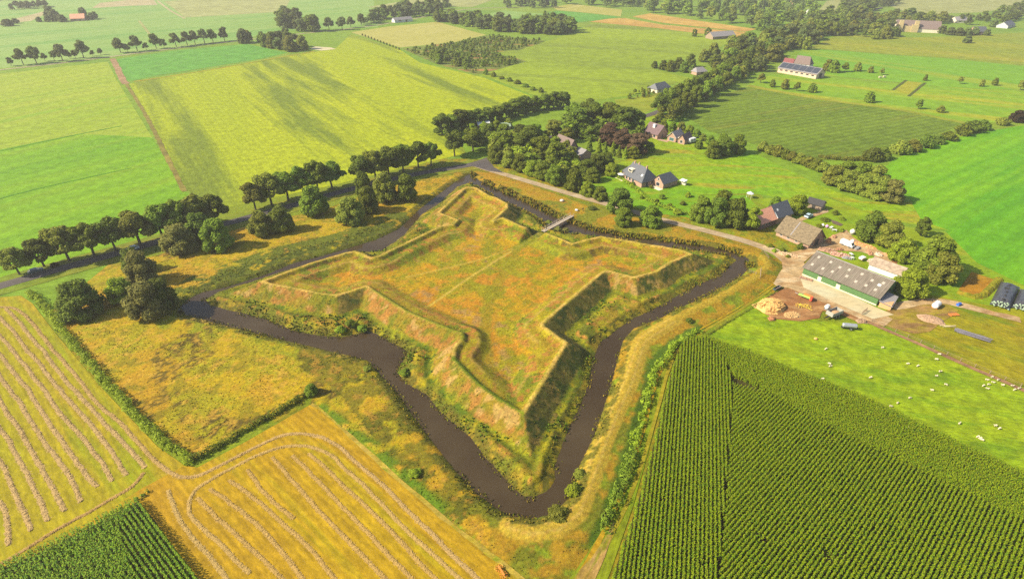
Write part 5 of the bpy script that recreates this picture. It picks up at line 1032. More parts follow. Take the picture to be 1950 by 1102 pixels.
# -- 2 thatched barn
r, L = house_root('thatched_barn', (1477, 448), (1538, 474), 'old thatched barn with mossy brown roof between gravel road and yard', 'barn')
w, ro, on, sl, T = volume(r, L, 9.5, 2.0, 6.4, BR_, THATCH, ov=0.55, th=0.3)
bld_part(ro, 'lead_strip', lambda bm: add_box(bm, (L*0.42, 2.2, (2.0 + 4.4/4.75*2.2) + 0.34), (0.35, 5.9, 0.06), 0, sl), GREYT)
for u in (2.0, 5.0, 8.2): opening(r, 'window', T, 'front', u, 1.2, 0.9, 0.8, L, 9.5, GLASS, WHITE)
opening(r, 'door', T, 'right', 4.7, 1.3, 2.6, 2.5, L, 9.5, DOORM, WOODW); opening(r, 'window', T, 'right', 2.0, 1.3, 0.8, 0.8, L, 9.5, GLASS, WHITE)
# -- 3 farmhouse
r, L = house_root('farmhouse', (1447, 438), (1506, 417), 'farmhouse with half red, half dark tiled roof left of the thatched barn', 'house')
w, ro, on, sl, T = volume(r, L*0.5, 7.5, 2.6, 6.0, plain('dark_brick', (.16, .10, .08), .2, 3), REDT)
w2, ro2, on2, sl2, T2 = volume(r, L*0.5 - 0.05, 7.5, 2.6, 6.6, BR_, SLATE, ox=L*0.5 + 0.05, rname='roof')
for u in (1.2, 3.2, 5.2): opening(r, 'window', T, 'front', u, 1.4, 0.9, 1.1, L*0.5, 7.5, GLASS, WHITE)
opening(r, 'door', T, 'left', 3.6, 1.1, 1.0, 2.1, L*0.5, 7.5, DOORM, WHITE); chimney(ro, on(0.8, 3.75)); rooflight(ro2, on2(2.0, 2.0), sl2, 0.8, 0.9, WHITE)
bld_part(ro, 'gutter', lambda bm: add_box(bm, (L*0.5 + 0.02, 1.5, 4.2), (0.2, 4.6, 0.3), 0, sl), WHITE)
# -- 4 black shed, 5 rusty hut
r, L = house_root('garden_shed', (1534, 394), (1562, 402), 'small black-roofed wooden shed at the end of the garden path', 'shed')
w, ro, on, sl, T = volume(r, L, 4.6, 2.1, 3.6, WOODW, BLACKW); opening(r, 'door', T, 'front', L/2, 1.0, 1.4, 1.9, L, 4.6, DOORM)
r, L = house_root('hay_shed', (1652, 513), (1712, 535), 'rusty beige corrugated shed behind the long barn, with white gable', 'shed')
w, ro, on, sl, T = volume(r, L, 6.5, 2.0, 3.6, WHITE, RUSTY, ov=0.25); opening(r, 'door', T, 'left', 3.2, 1.1, 1.6, 2.0, L, 6.5, DOORM)
# -- 6 slate-roofed house with annex
r, L = house_root('slate_house', (1189, 342), (1221, 358), 'brick house with steep dark slate hipped roof and cream dormer', 'house')
w, ro, on, sl, T = volume(r, L, 9.0, 2.8, 7.4, BR_, SLATE, hip=(0, 2.6), ov=0.5)
for u in (1.4, 3.6, 5.8): opening(r, 'window', T, 'front', min(u, L - 1), 1.5, 1.2, 1.3, L, 9, GLASS, WHITE)
opening(r, 'door', T, 'right', 3, 1.1, 1.1, 2.1, L, 9, DOORM, WHITE); opening(r, 'window', T, 'right', 6, 1.5, 1.4, 1.3, L, 9, GLASS, WHITE)
dm = bld_part(ro, 'dormer', lambda bm: add_box(bm, (2.4, 1.7, 5.0), (2.6, 1.9, 1.4)), CREAM); bld_part(dm, 'window', lambda bm: add_box(bm, (2.4, 0.72, 5.0), (2.0, 0.08, 0.8)), GLASS)
rooflight(ro, on(L - 2.3, 1.7), sl, 0.9, 1.1, WHITE); chimney(ro, on(1.0, 4.4)); chimney(ro, on(L - 2.8, 4.5)); chimney(ro, on(3.6, 4.6))
w3, ro3, on3, _, T3 = volume(r, 4.2, 6.0, 2.5, 5.2, BR_, SLATE, hip=(1.8, 0), ox=-4.3, oy=2.0)
bld_part(r, 'terrace', lambda bm: add_box(bm, (-2.0, -1.2, 0.03), (6.0, 2.2, 0.12)), CREAM)
r, L = house_root('brick_annex', (1242, 352), (1262, 360), 'small brick annex with dark roof and roof window, right of the slate house', 'house')
w, ro, on, sl, T = volume(r, 9.5, L, 2.4, 5.4, BR_, SLATE, axis='y', ov=0.4, hip=(0, 2.2)); 
opening(r, 'window', T, 'left', L*0.5, 1.3, 1.8, 1.5, 9.5, L, GLASS, WHITE); opening(r, 'window', T, 'left', L*0.5, 3.6, 0.8, 0.8, 9.5, L, GLASS, WHITE); rooflight(ro, on(3.0, L*0.25), sl, 1.2, 1.6, WHITE, 'y')
bld_part(r, 'terrace', lambda bm: add_box(bm, (L/2, -1.6, 0.03), (L + 1, 2.6, 0.12)), CREAM)
# -- 7, 8 bungalows by the hamlet
r, L = house_root('tiled_house', (1226, 258), (1251, 266), 'purple-brown tiled house with white chimney beside the copper trees', 'house')
w, ro, on, sl, T = volume(r, L, 8.5, 2.7, 6.8, BR_, PURPT, ov=0.5); bld_part(ro, 'chimney', lambda bm: add_box(bm, (L*0.48, 2.6, 5.9), (1.5, 1.3, 1.9)), WHITE); opening(r, 'window', T, 'front', 2.2, 1.4, 1.5, 1.3, L, 8.5, GLASS, WHITE); opening(r, 'window', T, 'front', L - 2.2, 1.4, 1.5, 1.3, L, 8.5, GLASS, WHITE); opening(r, 'door', T, 'right', 4.2, 1.1, 1.0, 2.0, L, 8.5, DOORM, WHITE)
r, L = house_root('brick_bungalow', (1270, 268), (1304, 276), 'brick bungalow with two pale front gables, left of the white caravan', 'house')
L1_, L2_ = L*0.48, L*0.36
w, ro, on, sl, T = volume(r, 8.5, L1_, 2.5, 5.2, BR_, GREYT, axis='y', ov=0.4)
opening(r, 'window', T, 'left', L1_/2, 1.3, L1_*0.5, 1.6, 8.5, L1_, plain('teal_glass', (.06, .12, .12), .1, 2, 0.2), WHITE); bld_part(ro, 'bargeboard', lambda bm: [add_box(bm, (L1_/2 + s*(L1_/4 + 0.1), -0.44, 3.85), (0.12, 0.06, math.hypot(L1_/2 + .4, 2.9)), 0, 0, -s*math.atan2(L1_/2, 2.7)) for s in (-1, 1)], WHITE)
w2, ro2, on2, sl2, T2 = volume(r, 8.0, L2_, 2.5, 5.0, BR_, PURPT, axis='y', ov=0.4, ox=L*0.62, oy=-0.3)
opening(r, 'window', T2, 'left', L2_/2, 1.3, 1.3, 1.3, 8.0, L2_, GLASS, WHITE); chimney(ro, on(6.0, L1_*0.5))
bld_part(r, 'link', lambda bm: add_box(bm, (L*0.55, 3.2, 1.25), (L*0.20, 3.5, 2.4)), CREAM); bld_part(r, 'terrace', lambda bm: add_box(bm, (-1.5, -1.3, 0.03), (6, 2.6, 0.12)), BR_)
# -- 10 dark-tiled house in the trees
r, L = house_root('steep_roofed_house', (1051, 290), (1078, 302), 'brown steep-roofed house showing its dark gable among the hamlet trees', 'house')
w, ro, on, sl, T = volume(r, L, 8.5, 2.6, 8.6, plain('mauve_brick', (.20, .13, .12), .15, 3), DTHATCH, ov=0.5)
for u, z in ((2.6, 1.5), (5.9, 1.5), (4.25, 4.4)): opening(r, 'window', T, 'right', u, z, 1.2, 1.5, L, 8.5, GLASS, WHITE)
w2, ro2, on2, _, T2 = volume(r, 5.5, 7.0, 2.3, 4.6, BR_, GREYT, ox=L + 0.5, oy=4.2)
# -- others in the hamlet
r, L = house_root('white_roofed_shed', (911, 247), (934, 246), 'shed with bright white flat roof by the yellow crop field', 'shed')
bld_part(r, 'wall', lambda bm: add_box(bm, (L/2, 3.0, 1.3), (L, 6, 2.6)), WOODW); bld_part(r, 'roof', lambda bm: add_box(bm, (L/2, 3.0, 2.75), (L + .6, 6.6, 0.2), 0, R(4)), WHITE); bld_part(r, 'door', lambda bm: add_box(bm, (L*0.3, -0.04, 1.0), (1.2, 0.06, 2.0)), DOORM)
r, L = house_root('green_roofed_shed', (951, 248), (972, 247), 'low shed with pale green roof right of the white-roofed one', 'shed')
w, ro, on, sl, T = volume(r, L, 5.5, 1.9, 3.2, WOODW, plain('green_felt', (.22, .28, .20), .12, 2)); opening(r, 'door', T, 'front', L/2, 0.95, 1.2, 1.8, L, 5.5, DOORM)
r, L = house_root('hidden_cottage', (929, 287), (943, 290), 'pale cottage gable half hidden by trees at the road junction', 'house')
w, ro, on, sl, T = volume(r, 8.5, L, 2.6, 6.4, plain('pink_render', (.60, .46, .36), .1, 2), REDT, axis='y'); opening(r, 'window', T, 'left', L/2, 1.4, 1.2, 1.3, 8.5, L, GLASS, WHITE); opening(r, 'window', T, 'left', L/2, 4.0, 0.9, 1.0, 8.5, L, GLASS, WHITE)
r, L = house_root('roadside_house', (1251, 178), (1276, 172), 'slate-roofed house with cream front at the foot of the main road avenue', 'house')
w, ro, on, sl, T = volume(r, L, 8.5, 2.4, 5.6, CREAM, SLATE, hip=(2, 2)); opening(r, 'window', T, 'front', 3, 1.4, 1.4, 1.3, L, 8.5, GLASS); opening(r, 'window', T, 'front', L - 3, 1.4, 1.4, 1.3, L, 8.5, GLASS)
r, L = house_root('grey_roofed_house', (1326, 144), (1346, 142), 'small grey-roofed house in the gap of the wooded belt', 'house')
w, ro, on, sl, T = volume(r, L, 8, 2.4, 5.2, BR_, GREYT, hip=(2, 2)); opening(r, 'window', T, 'front', L/2, 1.4, 2.0, 1.3, L, 8, GLASS)
# -- 13 solar barn
r, L = house_root('solar_barn', (1480, 138), (1553, 151), 'long cream barn with dark solar panels on its roof', 'barn')
w, ro, on, sl, T = volume(r, L, 13, 3.6, 7.2, plain('pinkish_brick', (.52, .38, .28), .1, 2), GREYT, ov=0.5)
for k in range(6): rooflight(ro, on(L*(k + .5)/6, 3.2), sl, L/6 - 0.25, 6.4, PV, name='solar_panel')
for k in range(7): opening(r, 'window', T, 'front', 3 + k*(L - 6)/6, 2.2, 2.2, 0.9, L, 13, GLASS)
opening(r, 'gate', T, 'right', 6.5, 1.8, 4.5, 3.4, L, 13, DOORM)
r, L = house_root('farm_dwelling', (1511, 127), (1540, 131), 'brown-roofed farm dwelling behind the solar barn', 'house')
w, ro, on, sl, T = volume(r, L, 9, 3.0, 8.5, WHITE, DTHATCH, hip=(0, 2.0)); [opening(r, 'window', T, 'front', u*L, 1.6, 1.4, 1.4, L, 9, GLASS) for u in (.25, .5, .75)]
r, L = house_root('red_roofed_shed', (1490, 125), (1508, 127), 'dark red shed roof left of the brown-roofed farm dwelling', 'shed')
w, ro, on, sl, T = volume(r, L, 8, 2.5, 5.5, BR_, plain('dark_red_tiles', (.20, .06, .06), .2, 2)); opening(r, 'door', T, 'front', L/2, 1.1, 2.0, 2.1, L, 8, DOORM)
# -- 15 far farm on the right
r, L = house_root('yellow_farm', (1705, 60), (1790, 64), 'long far barn with brown roof and yellow gables at the wood edge', 'barn')
w, ro, on, sl, T = volume(r, L, 22, 4.0, 11.5, CREAM, DTHATCH)
for u in (0.05, 0.40): bld_part(r, 'yellow_gable', lambda bm, u=u: (add_box(bm, (L*u, -1.5, 4.0), (7, 3.0, 8.0)), add_box(bm, (L*u + 1.5, 1.0, 9.5), (4, 4, 5.0))), YEL)
bld_part(r, 'yellow_front', lambda bm: add_box(bm, (L*0.26, -0.6, 3.2), (L*0.2, 1.2, 6.4)), YEL)
for a, b_, nm, lb, wl, rf, dd in (((1820, 44), (1845, 44), 'grey_roofed_barn', 'far grey-roofed barn behind the trimmed dome of trees', CREAM, GREYT, 12), ((1858, 66), (1880, 66), 'dark_roofed_house', 'far dark-roofed house right of the trimmed dome of trees', BR_, SLATE, 14), ((1918, 55), (1932, 51), 'white_house', 'far white house at the right edge', plain('grey_white', (.45, .45, .45), .1, 1), SLATE, 12),
      ((135, 41), (162, 40), 'red_roofed_farm', 'far farm with long red roof in the hazy left corner', BR_, REDT, 14), ((1357, 76), (1400, 73), 'grey_shed', 'grey shed at the edge of the orange stubble field', WOODW, GREYT, 12), ((1540, 28), (1547, 28), 'far_white_cottage', 'tiny white cottage in the clearing of the far wood', WHITE, GREYT, 10),
      ((1572, 30), (1584, 27), 'far_pink_cottage', 'tiny cottage with pinkish gable right of the white cottage', CREAM, GREYT, 10), ((1498, 12), (1508, 12), 'far_red_cottage', 'red roof just showing in the far wood', BR_, REDT, 12), ((752, 44), (786, 41), 'long_white_shed', 'long low white shed under the belt above the grain field', WHITE, GREYT, 8)):
    r, L = house_root(nm, a, b_, lb, 'barn' if 'barn' in nm else ('shed' if 'shed' in nm else 'house'))
    w, ro, on, sl, T = volume(r, L, dd, 2.8, 2.8 + dd*0.33, wl, rf); opening(r, 'window', T, 'front', L*0.3, 1.7, L*0.16, 1.2, L, dd, GLASS); opening(r, 'door', T, 'front', L*0.65, 1.2, L*0.10, 2.3, L, dd, DOORM)
# ================================================================== FOOTBRIDGE
PLANK = plain('bridge_planks', (.42, .34, .26), 0.2, 5.0, 0.9)
pa, pb = P(1034, 440, 1.0), P(1090, 410, 1.0); BL = math.hypot(pb[0] - pa[0], pb[1] - pa[1])
br = empty('footbridge', pa[0], pa[1], 0.95, math.atan2(pb[1] - pa[1], pb[0] - pa[0])); tag(br, 'narrow pale wooden footbridge crossing the moat to the fort gate', 'footbridge')
def deckf(bm):
    n = int(BL/0.32)
    for k in range(n): add_box(bm, (0.16 + k*0.32, 0, 0.0), (0.29, 1.5, 0.07))
link('deck', bm_mesh('deck', (lambda b_: (deckf(b_), b_)[1])(bmesh.new())), br, PLANK)
for s in (-0.55, 0.55): box_obj('beam', (BL/2, s, -0.2), (BL, 0.18, 0.3), WOODW, br)
for s in (-0.78, 0.78):
    bm = bmesh.new(); add_box(bm, (BL/2, s, 0.95), (BL, 0.07, 0.10)); add_box(bm, (BL/2, s, 0.5), (BL, 0.05, 0.08))
    for k in range(9): add_box(bm, (0.2 + k*(BL - 0.4)/8, s, 0.45), (0.09, 0.09, 1.1))
    link('railing', bm_mesh('railing', bm), br, PLANK)
for k in (0.3, 0.7):
    bm = bmesh.new(); [add_cyl(bm, (BL*k, s, -2.4), (BL*k, s, -0.3), 0.13) for s in (-.6, .6)]; add_box(bm, (BL*k, 0, -0.42), (0.16, 1.7, 0.16)); link('trestle', bm_mesh('trestle', bm), br, WOODW)
# ================================================================== SHEEP
FLEECE = plain('fleece', (.54, .46, .31), 0.12, 6.0, 0.95)
def sheep_mesh(pose):
    lie = pose == 'lying'; zb = 0.36 if lie else 0.62; gr = pose == 'grazing'
    V = [(0, 0, zb), (-.30, 0, zb + .02), (-.52, 0, zb - .02), (.28, 0, zb + .02), (.48, 0, zb + .05)]; E = [(0, 1), (1, 2), (0, 3), (3, 4)]; Rd = [.27, .28, .19, .26, .18]
    hd = [(.64, 0, zb - .16), (.74, 0, .14)] if gr else [(.62, 0, zb + .22), (.82, 0, zb + .20)]
    V += hd; E += [(4, 5), (5, 6)]; Rd += [.11, .07]
    V += [(.60, .12, hd[0][2] + .05), (.60, -.12, hd[0][2] + .05)]; E += [(5, 7), (5, 8)]; Rd += [.03, .03]
    for x in (-.36, .32):
        for s in (-1, 1):
            i = len(V)
            if lie: V += [(x, s*.17, .16), (x + .22, s*.24, .08)]
            else: V += [(x + (-.04 if x < 0 else 0), s*.14, .30), (x, s*.14, .02)]
            E += [(1 if x < 0 else 3, i), (i, i + 1)]; Rd += [.07, .045]
    me = bpy.data.meshes.new('sheep'); me.from_pydata(V, E, []); o = bpy.data.objects.new('sheep', me); COL.objects.link(o)
    sk = o.modifiers.new('s', 'SKIN'); lay = me.skin_vertices[0].data
    for k, q in enumerate(Rd): lay[k].radius = (q, q)
    lay[0].use_root = True; sb = o.modifiers.new('b', 'SUBSURF'); sb.levels = 1; sb.render_levels = 1
    dg = bpy.context.evaluated_depsgraph_get(); m = bpy.data.meshes.new_from_object(o.evaluated_get(dg)); bpy.data.objects.remove(o); m.name = 'sheep_' + pose; m.materials.clear(); m.materials.append(FLEECE)
    for p_ in m.polygons: p_.use_smooth = True
    return m
SM = {p_: sheep_mesh(p_) for p_ in ('standing', 'grazing', 'lying')}
zs = lambda q: (1600 + q[0]/5.566, 640 + q[1]/5.566)
SHP = [((1573, 664), 'grazing', 'sheep nearest the silver tank, alone on the upper pasture'), ((1580, 692), 'grazing', 'upper of two sheep close together below the silver tank'), ((1581, 697), 'standing', 'lower of two sheep close together below the silver tank'), ((1567, 721), 'grazing', 'sheep near the top edge of the maize, left of all others'),
  (zs((450, 120)), 'standing', 'plump lone sheep facing away, midway between silver tank and cattle path'), (zs((1055, 190)), 'grazing', 'sheep right beside the cattle path halfway up'), (zs((1025, 243)), 'grazing', 'sheep just below the one beside the cattle path'), (zs((720, 290)), 'grazing', 'left sheep of a level pair in the middle of the pasture'), (zs((825, 312)), 'grazing', 'right sheep of a level pair in the middle of the pasture'),
  (zs((1060, 372)), 'standing', 'upper sheep of a touching pair in the middle of the pasture'), (zs((1025, 415)), 'lying', 'lower sheep of a touching pair in the middle of the pasture'), (zs((325, 435)), 'grazing', 'lone sheep above the maize headland, on its left part'), (zs((1120, 510)), 'grazing', 'lone sheep below the touching pair'), (zs((975, 570)), 'standing', 'lone sheep walking downhill in the middle pasture'),
  (zs((80, 595)), 'grazing', 'lone sheep against the maize edge on the left'), (zs((740, 652)), 'grazing', 'highest sheep of the slanting string near the maize'), (zs((610, 705)), 'grazing', 'second sheep of the slanting string near the maize'), (zs((538, 740)), 'grazing', 'third sheep of the slanting string near the maize'), (zs((515, 833)), 'standing', 'sheep half hidden at the maize edge below the slanting string'), (zs((735, 962)), 'standing', 'sheep peering from the maize edge midway along it'),
  (zs((1265, 922)), 'standing', 'lone sheep with a dark shadow in the lower pasture'), (zs((1648, 945)), 'standing', 'left sheep of the big white pair in the lower pasture'), (zs((1690, 975)), 'grazing', 'right sheep of the big white pair in the lower pasture'), (zs((1462, 1063)), 'grazing', 'first of three sheep standing in file'), (zs((1488, 1078)), 'grazing', 'middle of three sheep standing in file'), (zs((1505, 1096)), 'grazing', 'last of three sheep standing in file'),
  ((1900.5, 878), 'grazing', 'top sheep of three along the lowest maize edge'), ((1912, 889), 'grazing', 'middle sheep of three along the lowest maize edge'), ((1935, 900), 'grazing', 'bottom sheep of three along the lowest maize edge')]
for k, q in enumerate([(1520, 522), (1555, 460), (1560, 548), (1575, 510), (1610, 432), (1620, 482), (1675, 462), (1725, 516), (1825, 519), (1850, 566), (1895, 552)]): SHP.append((zs(q), ['grazing', 'standing', 'lying'][k % 3], f'{nth(k)} sheep from the left in the flock crowding along the cattle path'))
for (a, b_), pose, lb in SHP:
    o = bpy.data.objects.new('sheep', SM[pose]); COL.objects.link(o); o.location = (*P(a, b_, 0.3), 0.05); o.rotation_euler = (0, 0, TR.uniform(-0.7, 0.7) + (math.pi if TR.random() < .5 else 0)); o.scale = (.66, .64, .62)
    tag(o, lb, 'sheep', 'sheep on the pasture')
for k, (a, b_) in enumerate([(1675, 150), (1683, 149)]):
    o = bpy.data.objects.new('cow', SM['grazing']); COL.objects.link(o); o.location = (*P(a, b_), 0.05); o.scale = (2.2, 2.0, 2.0); tag(o, ['left', 'right'][k] + ' white cow grazing on the far pasture right of the solar barn', 'cow', 'white cows')
# ================================================================== VEHICLES AND FARM CLUTTER
TYRE = plain('tyre_rubber', (.02, .02, .02), .2, 4, .9); STEEL = plain('galvanised_steel', (.42, .43, .44), .12, 3, .45, 0.6); ORANGE = plain('orange_paint', (.62, .20, .04), .15, 3, .5); YELP = plain('yellow_paint', (.62, .42, .04), .15, 3, .5); LGREEN = plain('lime_paint', (.32, .50, .10), .12, 3, .5); DIRTY = plain('dirty_grey_paint', (.30, .29, .25), .2, 3, .8)
def place(name, px, label, cat, to=None, rz=0.0, z=0.12, group=None):
    x, y = P(*px); 
    if to: q = P(*to); rz = math.atan2(q[1] - y, q[0] - x)
    return tag(empty(name, x, y, z, rz), label, cat, group)
def part(root, name, fn, mat, bev=0.0):
    bm = bmesh.new(); fn(bm)
    if bev: bmesh.ops.bevel(bm, geom=bm.edges[:], offset=bev, segments=2, affect='EDGES', clamp_overlap=True)
    return link(name, bm_mesh(name, bm), root, mat)
def wheel(root, x, y, r, w=0.22):
    t = part(root, 'wheel', lambda bm: add_cyl(bm, (x, y - w/2, r), (x, y + w/2, r), r, seg=14), TYRE); part(t, 'rim', lambda bm: add_cyl(bm, (x, y - w/2 - .01, r), (x, y + w/2 + .01, r), r*.55, seg=10), STEEL); return t
def car(px, to, label, paint, van=False):
    r = place('parked_car' if not van else 'van', px, label, 'van' if van else 'car', to, z=0.18)
    def body(bm):
        prof = [(-2.1, .35), (2.1, .35), (2.15, .62), (2.0, .82), (1.1, .92), (-1.9, .98), (-2.15, .8)] if not van else [(-2.4, .35), (2.3, .35), (2.35, .9), (2.1, 1.1), (1.5, 1.9), (-2.4, 2.0)]
        f = [[bm.verts.new((x, s*.86, z)) for x, z in prof] for s in (-1, 1)]
        bm.faces.new(f[0]); bm.faces.new(f[1][::-1]); n = len(prof)
        for i in range(n): bm.faces.new([f[0][i], f[1][i], f[1][(i + 1) % n], f[0][(i + 1) % n]])
    part(r, 'body', body, paint, 0.06)
    if not van:
        def cab(bm):
            b0 = [(1.05, .9), (-1.85, .96)]; t0 = [(.35, 1.42), (-1.3, 1.45)]
            v = [bm.verts.new((x, s*y, z)) for (x, z), y in ((b0[0], .80), (b0[1], .80), (t0[1], .64), (t0[0], .64)) for s in (-1, 1)]
            for q in ((0, 2, 4, 6), (1, 7, 5, 3), (0, 6, 7, 1), (2, 3, 5, 4)): bm.faces.new([v[i] for i in q])
        part(r, 'window', cab, GLASS); part(r, 'roof', lambda bm: add_box(bm, (-.48, 0, 1.46), (1.75, 1.34, .06)), paint, .02)
    else: part(r, 'window', lambda bm: add_box(bm, (1.84, 0, 1.5), (.08, 1.5, .6), 0, 0, -R(35)), GLASS)
    for x in (-1.3, 1.35):
        for y in (-.8, .8): wheel(r, x, y, .31)
    for y in (-.6, .6): part(r, 'headlight', lambda bm: add_box(bm, (2.1 if not van else 2.33, y, .68), (.1, .32, .14)), LIGHTP)
    return r
car((253, 477), (244, 480), 'silver-blue car driving on the shaded asphalt road', plain('silver_blue_paint', (.48, .55, .60), .05, 2, .3, spec=.5))
car((70, 519), (95, 512), 'dark teal car standing at the road edge near the left border', plain('dark_teal_paint', (.05, .09, .09), .05, 2, .3, spec=.5))
car((1612, 469), (1622, 473), 'white van parked in the cluttered farm yard', WHITE, True)
car((1539, 414), (1549, 409), 'pale blue car on the path between thatched barn and black shed', plain('pale_blue_paint', (.40, .50, .55), .05, 2, .3, spec=.5))
# caravan
r = place('caravan', (1314, 274), 'white caravan on the lawn right of the brick bungalow', 'caravan', (1329, 270)); part(r, 'body', lambda bm: add_box(bm, (2.2, 1, 1.35), (5.2, 2.2, 2.1)), WHITE, .25); part(r, 'window', lambda bm: [add_box(bm, (x, -.13, 1.6), (1.0, .06, .6)) for x in (1.2, 3.2)], GLASS); [wheel(r, 2.2, y, .32) for y in (.05, 1.95)]; part(r, 'drawbar', lambda bm: add_box(bm, (5.3, 1, .45), (1.2, .1, .1)), STEEL)
# tipping trailer
r = place('tipping_trailer', (1576, 607), 'muddy grey tipping trailer with open load box on the grass by the yard', 'trailer', (1604, 596))
def tub(bm):
    for c, s in (((2.4, 0, 1.05), (4.6, 2.2, .12)), ((2.4, -1.1, 1.6), (4.6, .1, 1.1)), ((2.4, 1.1, 1.6), (4.6, .1, 1.1)), ((.1, 0, 1.7), (.1, 2.2, 1.3)), ((4.7, 0, 1.55), (.1, 2.2, 1.0))): add_box(bm, c, s)
part(r, 'load_box', tub, DIRTY); part(r, 'load', lambda bm: add_ball(bm, (2.9, .1, 1.25), (1.5, .9, .35)), plain('wood_scraps', (.42, .26, .14), .3, 4)); part(r, 'chassis', lambda bm: (add_box(bm, (1.8, 0, .8), (5.6, .6, .18)), add_box(bm, (-1.2, 0, .7), (1.4, .14, .14))), TYRE)
[wheel(r, x, y, .5, .34) for x in (2.0, 3.3) for y in (-1.0, 1.0)]; part(r, 'tailgate', lambda bm: add_box(bm, (4.8, -.6, 1.2), (.08, .5, .6)), ORANGE)
r = place('water_bowser', (1571, 592), 'small white tank on wheels in front of the muddy tipping trailer', 'tank', rz=.6); part(r, 'tank', lambda bm: add_cyl(bm, (0, 0, 1.3), (1.2, 0, 1.3), .62, seg=16), WHITE, .08); part(r, 'frame', lambda bm: add_box(bm, (.6, 0, .6), (1.8, .7, .12)), STEEL); [wheel(r, .6, y, .34) for y in (-.55, .55)]
# silver slurry tank
r = place('slurry_tank', (1602, 625), 'silver cylindrical tank trailer on the sheep pasture edge', 'trailer', (1622, 627)); part(r, 'tank', lambda bm: (add_cyl(bm, (.2, 0, 1.15), (3.6, 0, 1.15), .66, seg=18), add_ball(bm, (.2, 0, 1.15), (.32, .66, .66)), add_ball(bm, (3.6, 0, 1.15), (.32, .66, .66))), STEEL); part(r, 'frame', lambda bm: add_box(bm, (2.0, 0, .45), (4.4, .8, .14)), TYRE); [wheel(r, 2.2, y, .42, .3) for y in (-.8, .8)]
r = place('white_tank', (1778, 588), 'white horizontal tank on the bare earth below the farm grove', 'tank', (1790, 578)); part(r, 'tank', lambda bm: (add_cyl(bm, (0, 0, 1.0), (2.4, 0, 1.0), .9, seg=18), add_ball(bm, (0, 0, 1.0), (.4, .9, .9)), add_ball(bm, (2.4, 0, 1.0), (.4, .9, .9))), WHITE); part(r, 'cradle', lambda bm: [add_box(bm, (x, 0, .2), (.3, 1.5, .5)) for x in (.3, 2.1)], ORANGE)
# tedders / rakes
def rotor(root, x, y, mat, n=8, r0=1.1, z=.55):
    def f(bm):
        add_cyl(bm, (x, y, z - .1), (x, y, z + .15), .22, seg=10)
        for k in range(n):
            a = 2*math.pi*k/n; e = Vector((x + math.cos(a)*r0, y + math.sin(a)*r0, z - .05)); add_cyl(bm, (x, y, z), e, .035, seg=5); add_cyl(bm, e, e + Vector((0, 0, -.45)), .03, seg=5); add_box(bm, e, (.3, .12, .12), a + 1.57)
    return part(root, 'rotor', f, mat)
r = place('forage_wagon', (1520, 566), 'lime-green and orange hay machine parked on the bare earth', 'hay machine', (1546, 576)); part(r, 'guard', lambda bm: add_box(bm, (1.6, .2, 1.0), (3.6, .9, .35)), LGREEN, .05); part(r, 'hood', lambda bm: add_box(bm, (2.4, 1.0, 1.0), (2.6, 1.1, .7)), ORANGE, .08); part(r, 'gearbox', lambda bm: add_box(bm, (3.6, .3, .9), (.7, 1.2, 1.1)), plain('red_paint', (.55, .08, .04), .15, 3), .06); part(r, 'drawbar', lambda bm: add_cyl(bm, (-.2, .6, .7), (-1.6, 1.2, .5), .07), STEEL); [wheel(r, x, y, .42, .26) for x, y in ((.6, 1.5), (3.2, 1.9))]
r = place('hay_tedder', (1522, 584), 'yellow rotary tedder with spread arms in front of the lime-green machine', 'hay machine', (1540, 590)); [rotor(r, x, y, YELP) for x, y in ((0, 0), (1.9, .9))]; part(r, 'frame', lambda bm: (add_cyl(bm, (-.2, 0, .8), (3.8, -1.0, .7), .07), add_cyl(bm, (0, 0, .85), (2.0, 1.0, .85), .08)), YELP); [wheel(r, x, y, .26, .16) for x, y in ((0, 0), (1.9, .9))]
r = place('hay_rake', (951, 1084), 'orange-red hay rake at the edge of the golden field, cut by the bottom edge', 'hay machine', (956, 1092)); r.scale = (.72, .72, .72); [rotor(r, x, 0, ORANGE, 9, .9) for x in (0, 1.9)]; part(r, 'guard_hoop', lambda bm: [add_cyl(bm, (math.cos(a)*1.15 - .1, math.sin(a)*1.15, .5), (math.cos(a + .4)*1.15 - .1, math.sin(a + .4)*1.15, .5), .05, seg=6) for a in np.arange(1.6, 4.6, .4)], YELP); part(r, 'beam', lambda bm: add_box(bm, (1, 0, .9), (2.8, .35, .3)), ORANGE, .04); [wheel(r, x, .3, .25, .16) for x in (0, 1.9)]
r = place('harrow', (1522, 529), 'rusty harrow lying on the yard in front of the green barn', 'harrow', (1550, 537))
part(r, 'frame', lambda bm: [add_box(bm, (2, y, .35), (4, .1, .12)) for y in (-.6, 0, .6)] + [add_box(bm, (x, 0, .42), (.1, 1.5, .1)) for x in (.3, 2, 3.7)], plain('rust', (.40, .20, .13), .25, 4)); part(r, 'tine', lambda bm: [add_cyl(bm, (x, y, .35), (x + .05, y, 0), .03, seg=5) for x in np.arange(.3, 4, .5) for y in (-.6, 0, .6)], STEEL)
